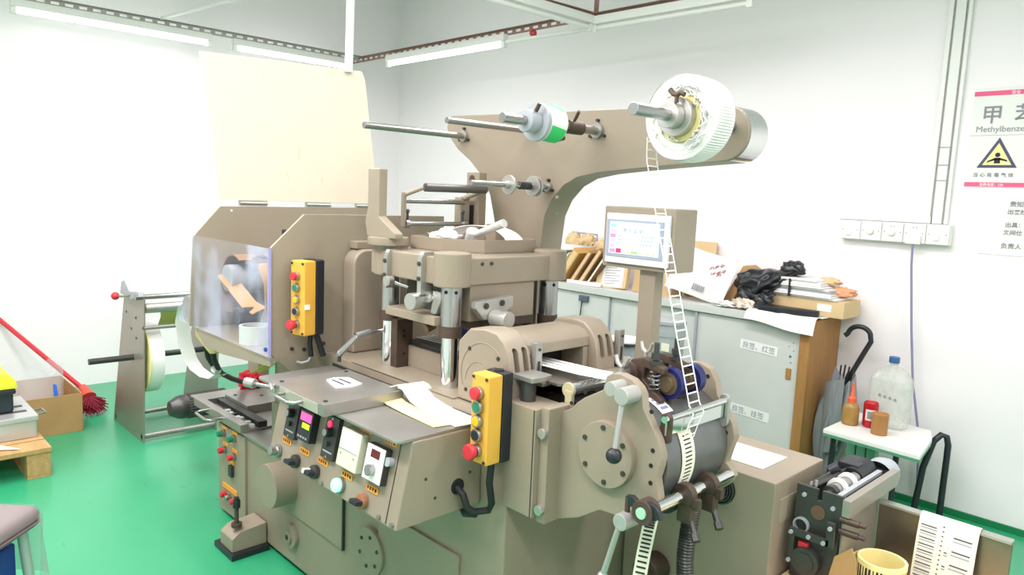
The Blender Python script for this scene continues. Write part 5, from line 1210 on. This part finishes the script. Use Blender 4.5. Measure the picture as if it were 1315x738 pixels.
tag(B().prism([(.90, .18), (.925, .18), (.912, .275), (.897, .28)], 'x', -4.46, -4.45).build('blue_strip', mat('blue_tag', '3C78E0', .5), None), 'small blue tag inside the clear plastic liner', 'tag')
pa = thing('pallet', 'small wooden pallet carrying the crate at the left edge', 'pallet', (-4.1, .45, 0))
for k in range(4):
    B().box(-3.82-.148*k-.135, -3.82-.148*k, .10, .755, .118, .140, .002).build('deck_board', PALW, pa)
for x in (-3.97, -4.40):
    for y in (.655, .12): B().box(x, x+.145, y, y+.095, .012, .118, .003).build('block', PALW, pa)
for y in (.655, .12): B().box(-4.40, -3.825, y, y+.095, 0, .012, .001).build('bottom_board', PALW, pa)
cr = thing('steel_case', 'silver ribbed metal case on the pallet with a wire handle', 'case', (-4.25, .55, .14))
AL = mat('case_aluminium', 'C9CBCB', .35, .6)
B().box(-4.40, -4.01, .2, .735, .1405, .225, .006).build('case_body', AL, cr)
B().box(-4.41, -4.0, .19, .742, .225, .252, .006).build('case_lid', AL, cr)
for k in range(2): B().box(-4.12-.10*k, -4.09-.10*k, .45, .71, .2522, .2545, .001).build('lid_groove', DARK, cr)
B().tube([(-4.16, .735, .23), (-4.16, .785, .237), (-4.08, .785, .237), (-4.08, .735, .23)], .005, 8).build('wire_handle', STEEL, cr)
tb_ = thing('toolbox', 'black toolbox with a yellow lid on the silver case', 'toolbox', (-4.25, .5, .253))
B().box(-4.38, -4.10, .30, .66, .253, .37, .012).build('box_tray', mat('dark_teal_plastic', '1E2A30', .45), tb_)
B().box(-4.39, -4.09, .29, .67, .345, .37, .008).build('box_rim', BLACK, tb_)
B().prism([(.285, .37), (.678, .37), (.673, .405), (.64, .452), (.34, .452), (.295, .405)], 'x', -4.39, -4.09, .01).build('box_lid', mat('lemon_lid', 'E6DF3E', .4), tb_)
B().box(-4.28, -4.20, .50, .62, .451, .459, .003).build('lid_recess', BLACK, tb_)
tag(B().prism([(-4.06, .52), (-3.95, .60), (-3.87, .645), (-3.92, .56), (-4.0, .48)], 'z', .185, .188).xf(Matrix.Translation((0.02, -.01, -.04))).build('paper_sheet', PAPER, None), 'white paper lying on the pallet before the silver case', 'paper')
st = thing('stool', 'grey padded stool wrapped in clear plastic film at the lower left', 'stool', (-2.415, .165, 0))
Ms = Matrix.Translation((-2.415, .165, 0)) @ Matrix.Rotation(R(45), 4, 'Z')
SE = mat('grey_taupe_vinyl', '7C7170', .45, noise=.3, nscale=6, col2='6C6261')
B().box(-.215, .215, -.19, .19, .375, .445, .035, 5, M=Ms).build('seat', SE, st, 60)
B().tube([Ms @ Vector((*p, .40)) for p in rrect(-.217, .217, -.192, .192, .05)], .004, 6, closed=True).build('seat_piping', mat('dark_piping', '5B5050', .5), st)
for x in (-.17, .17):
    for y in (-.15, .15): B().cyl(Ms @ Vector((x, y, .375)), Ms @ Vector((x*1.15, y*1.15, 0.0)), .014, n=12).build('leg', mat('pale_green_leg', 'A9BDB0', .4), st)
B().box(-.13, .16, -.1, .14, .12, .345, .01, M=Ms).build('blue_drawer', BLUE, st)
def fl(u, v):
    p = rrect(-.225, .225, -.2, .2, .06, 10); a = u*(len(p)-1); i = min(int(a), len(p)-2); q = Vector((*p[i], 0)).lerp(Vector((*p[i+1], 0)), a-i)
    k = 1+.02*math.sin(37*u+4*v)+.03*v*math.sin(19*u)
    return Ms @ Vector((q.x*k, q.y*k, .43-.24*v+.04*math.sin(8*u)*v))
B().grid(fl, 110, 14).build('film_wrap', glassy('grey_film', 'B9BDBB', .38, .12), st, 60)
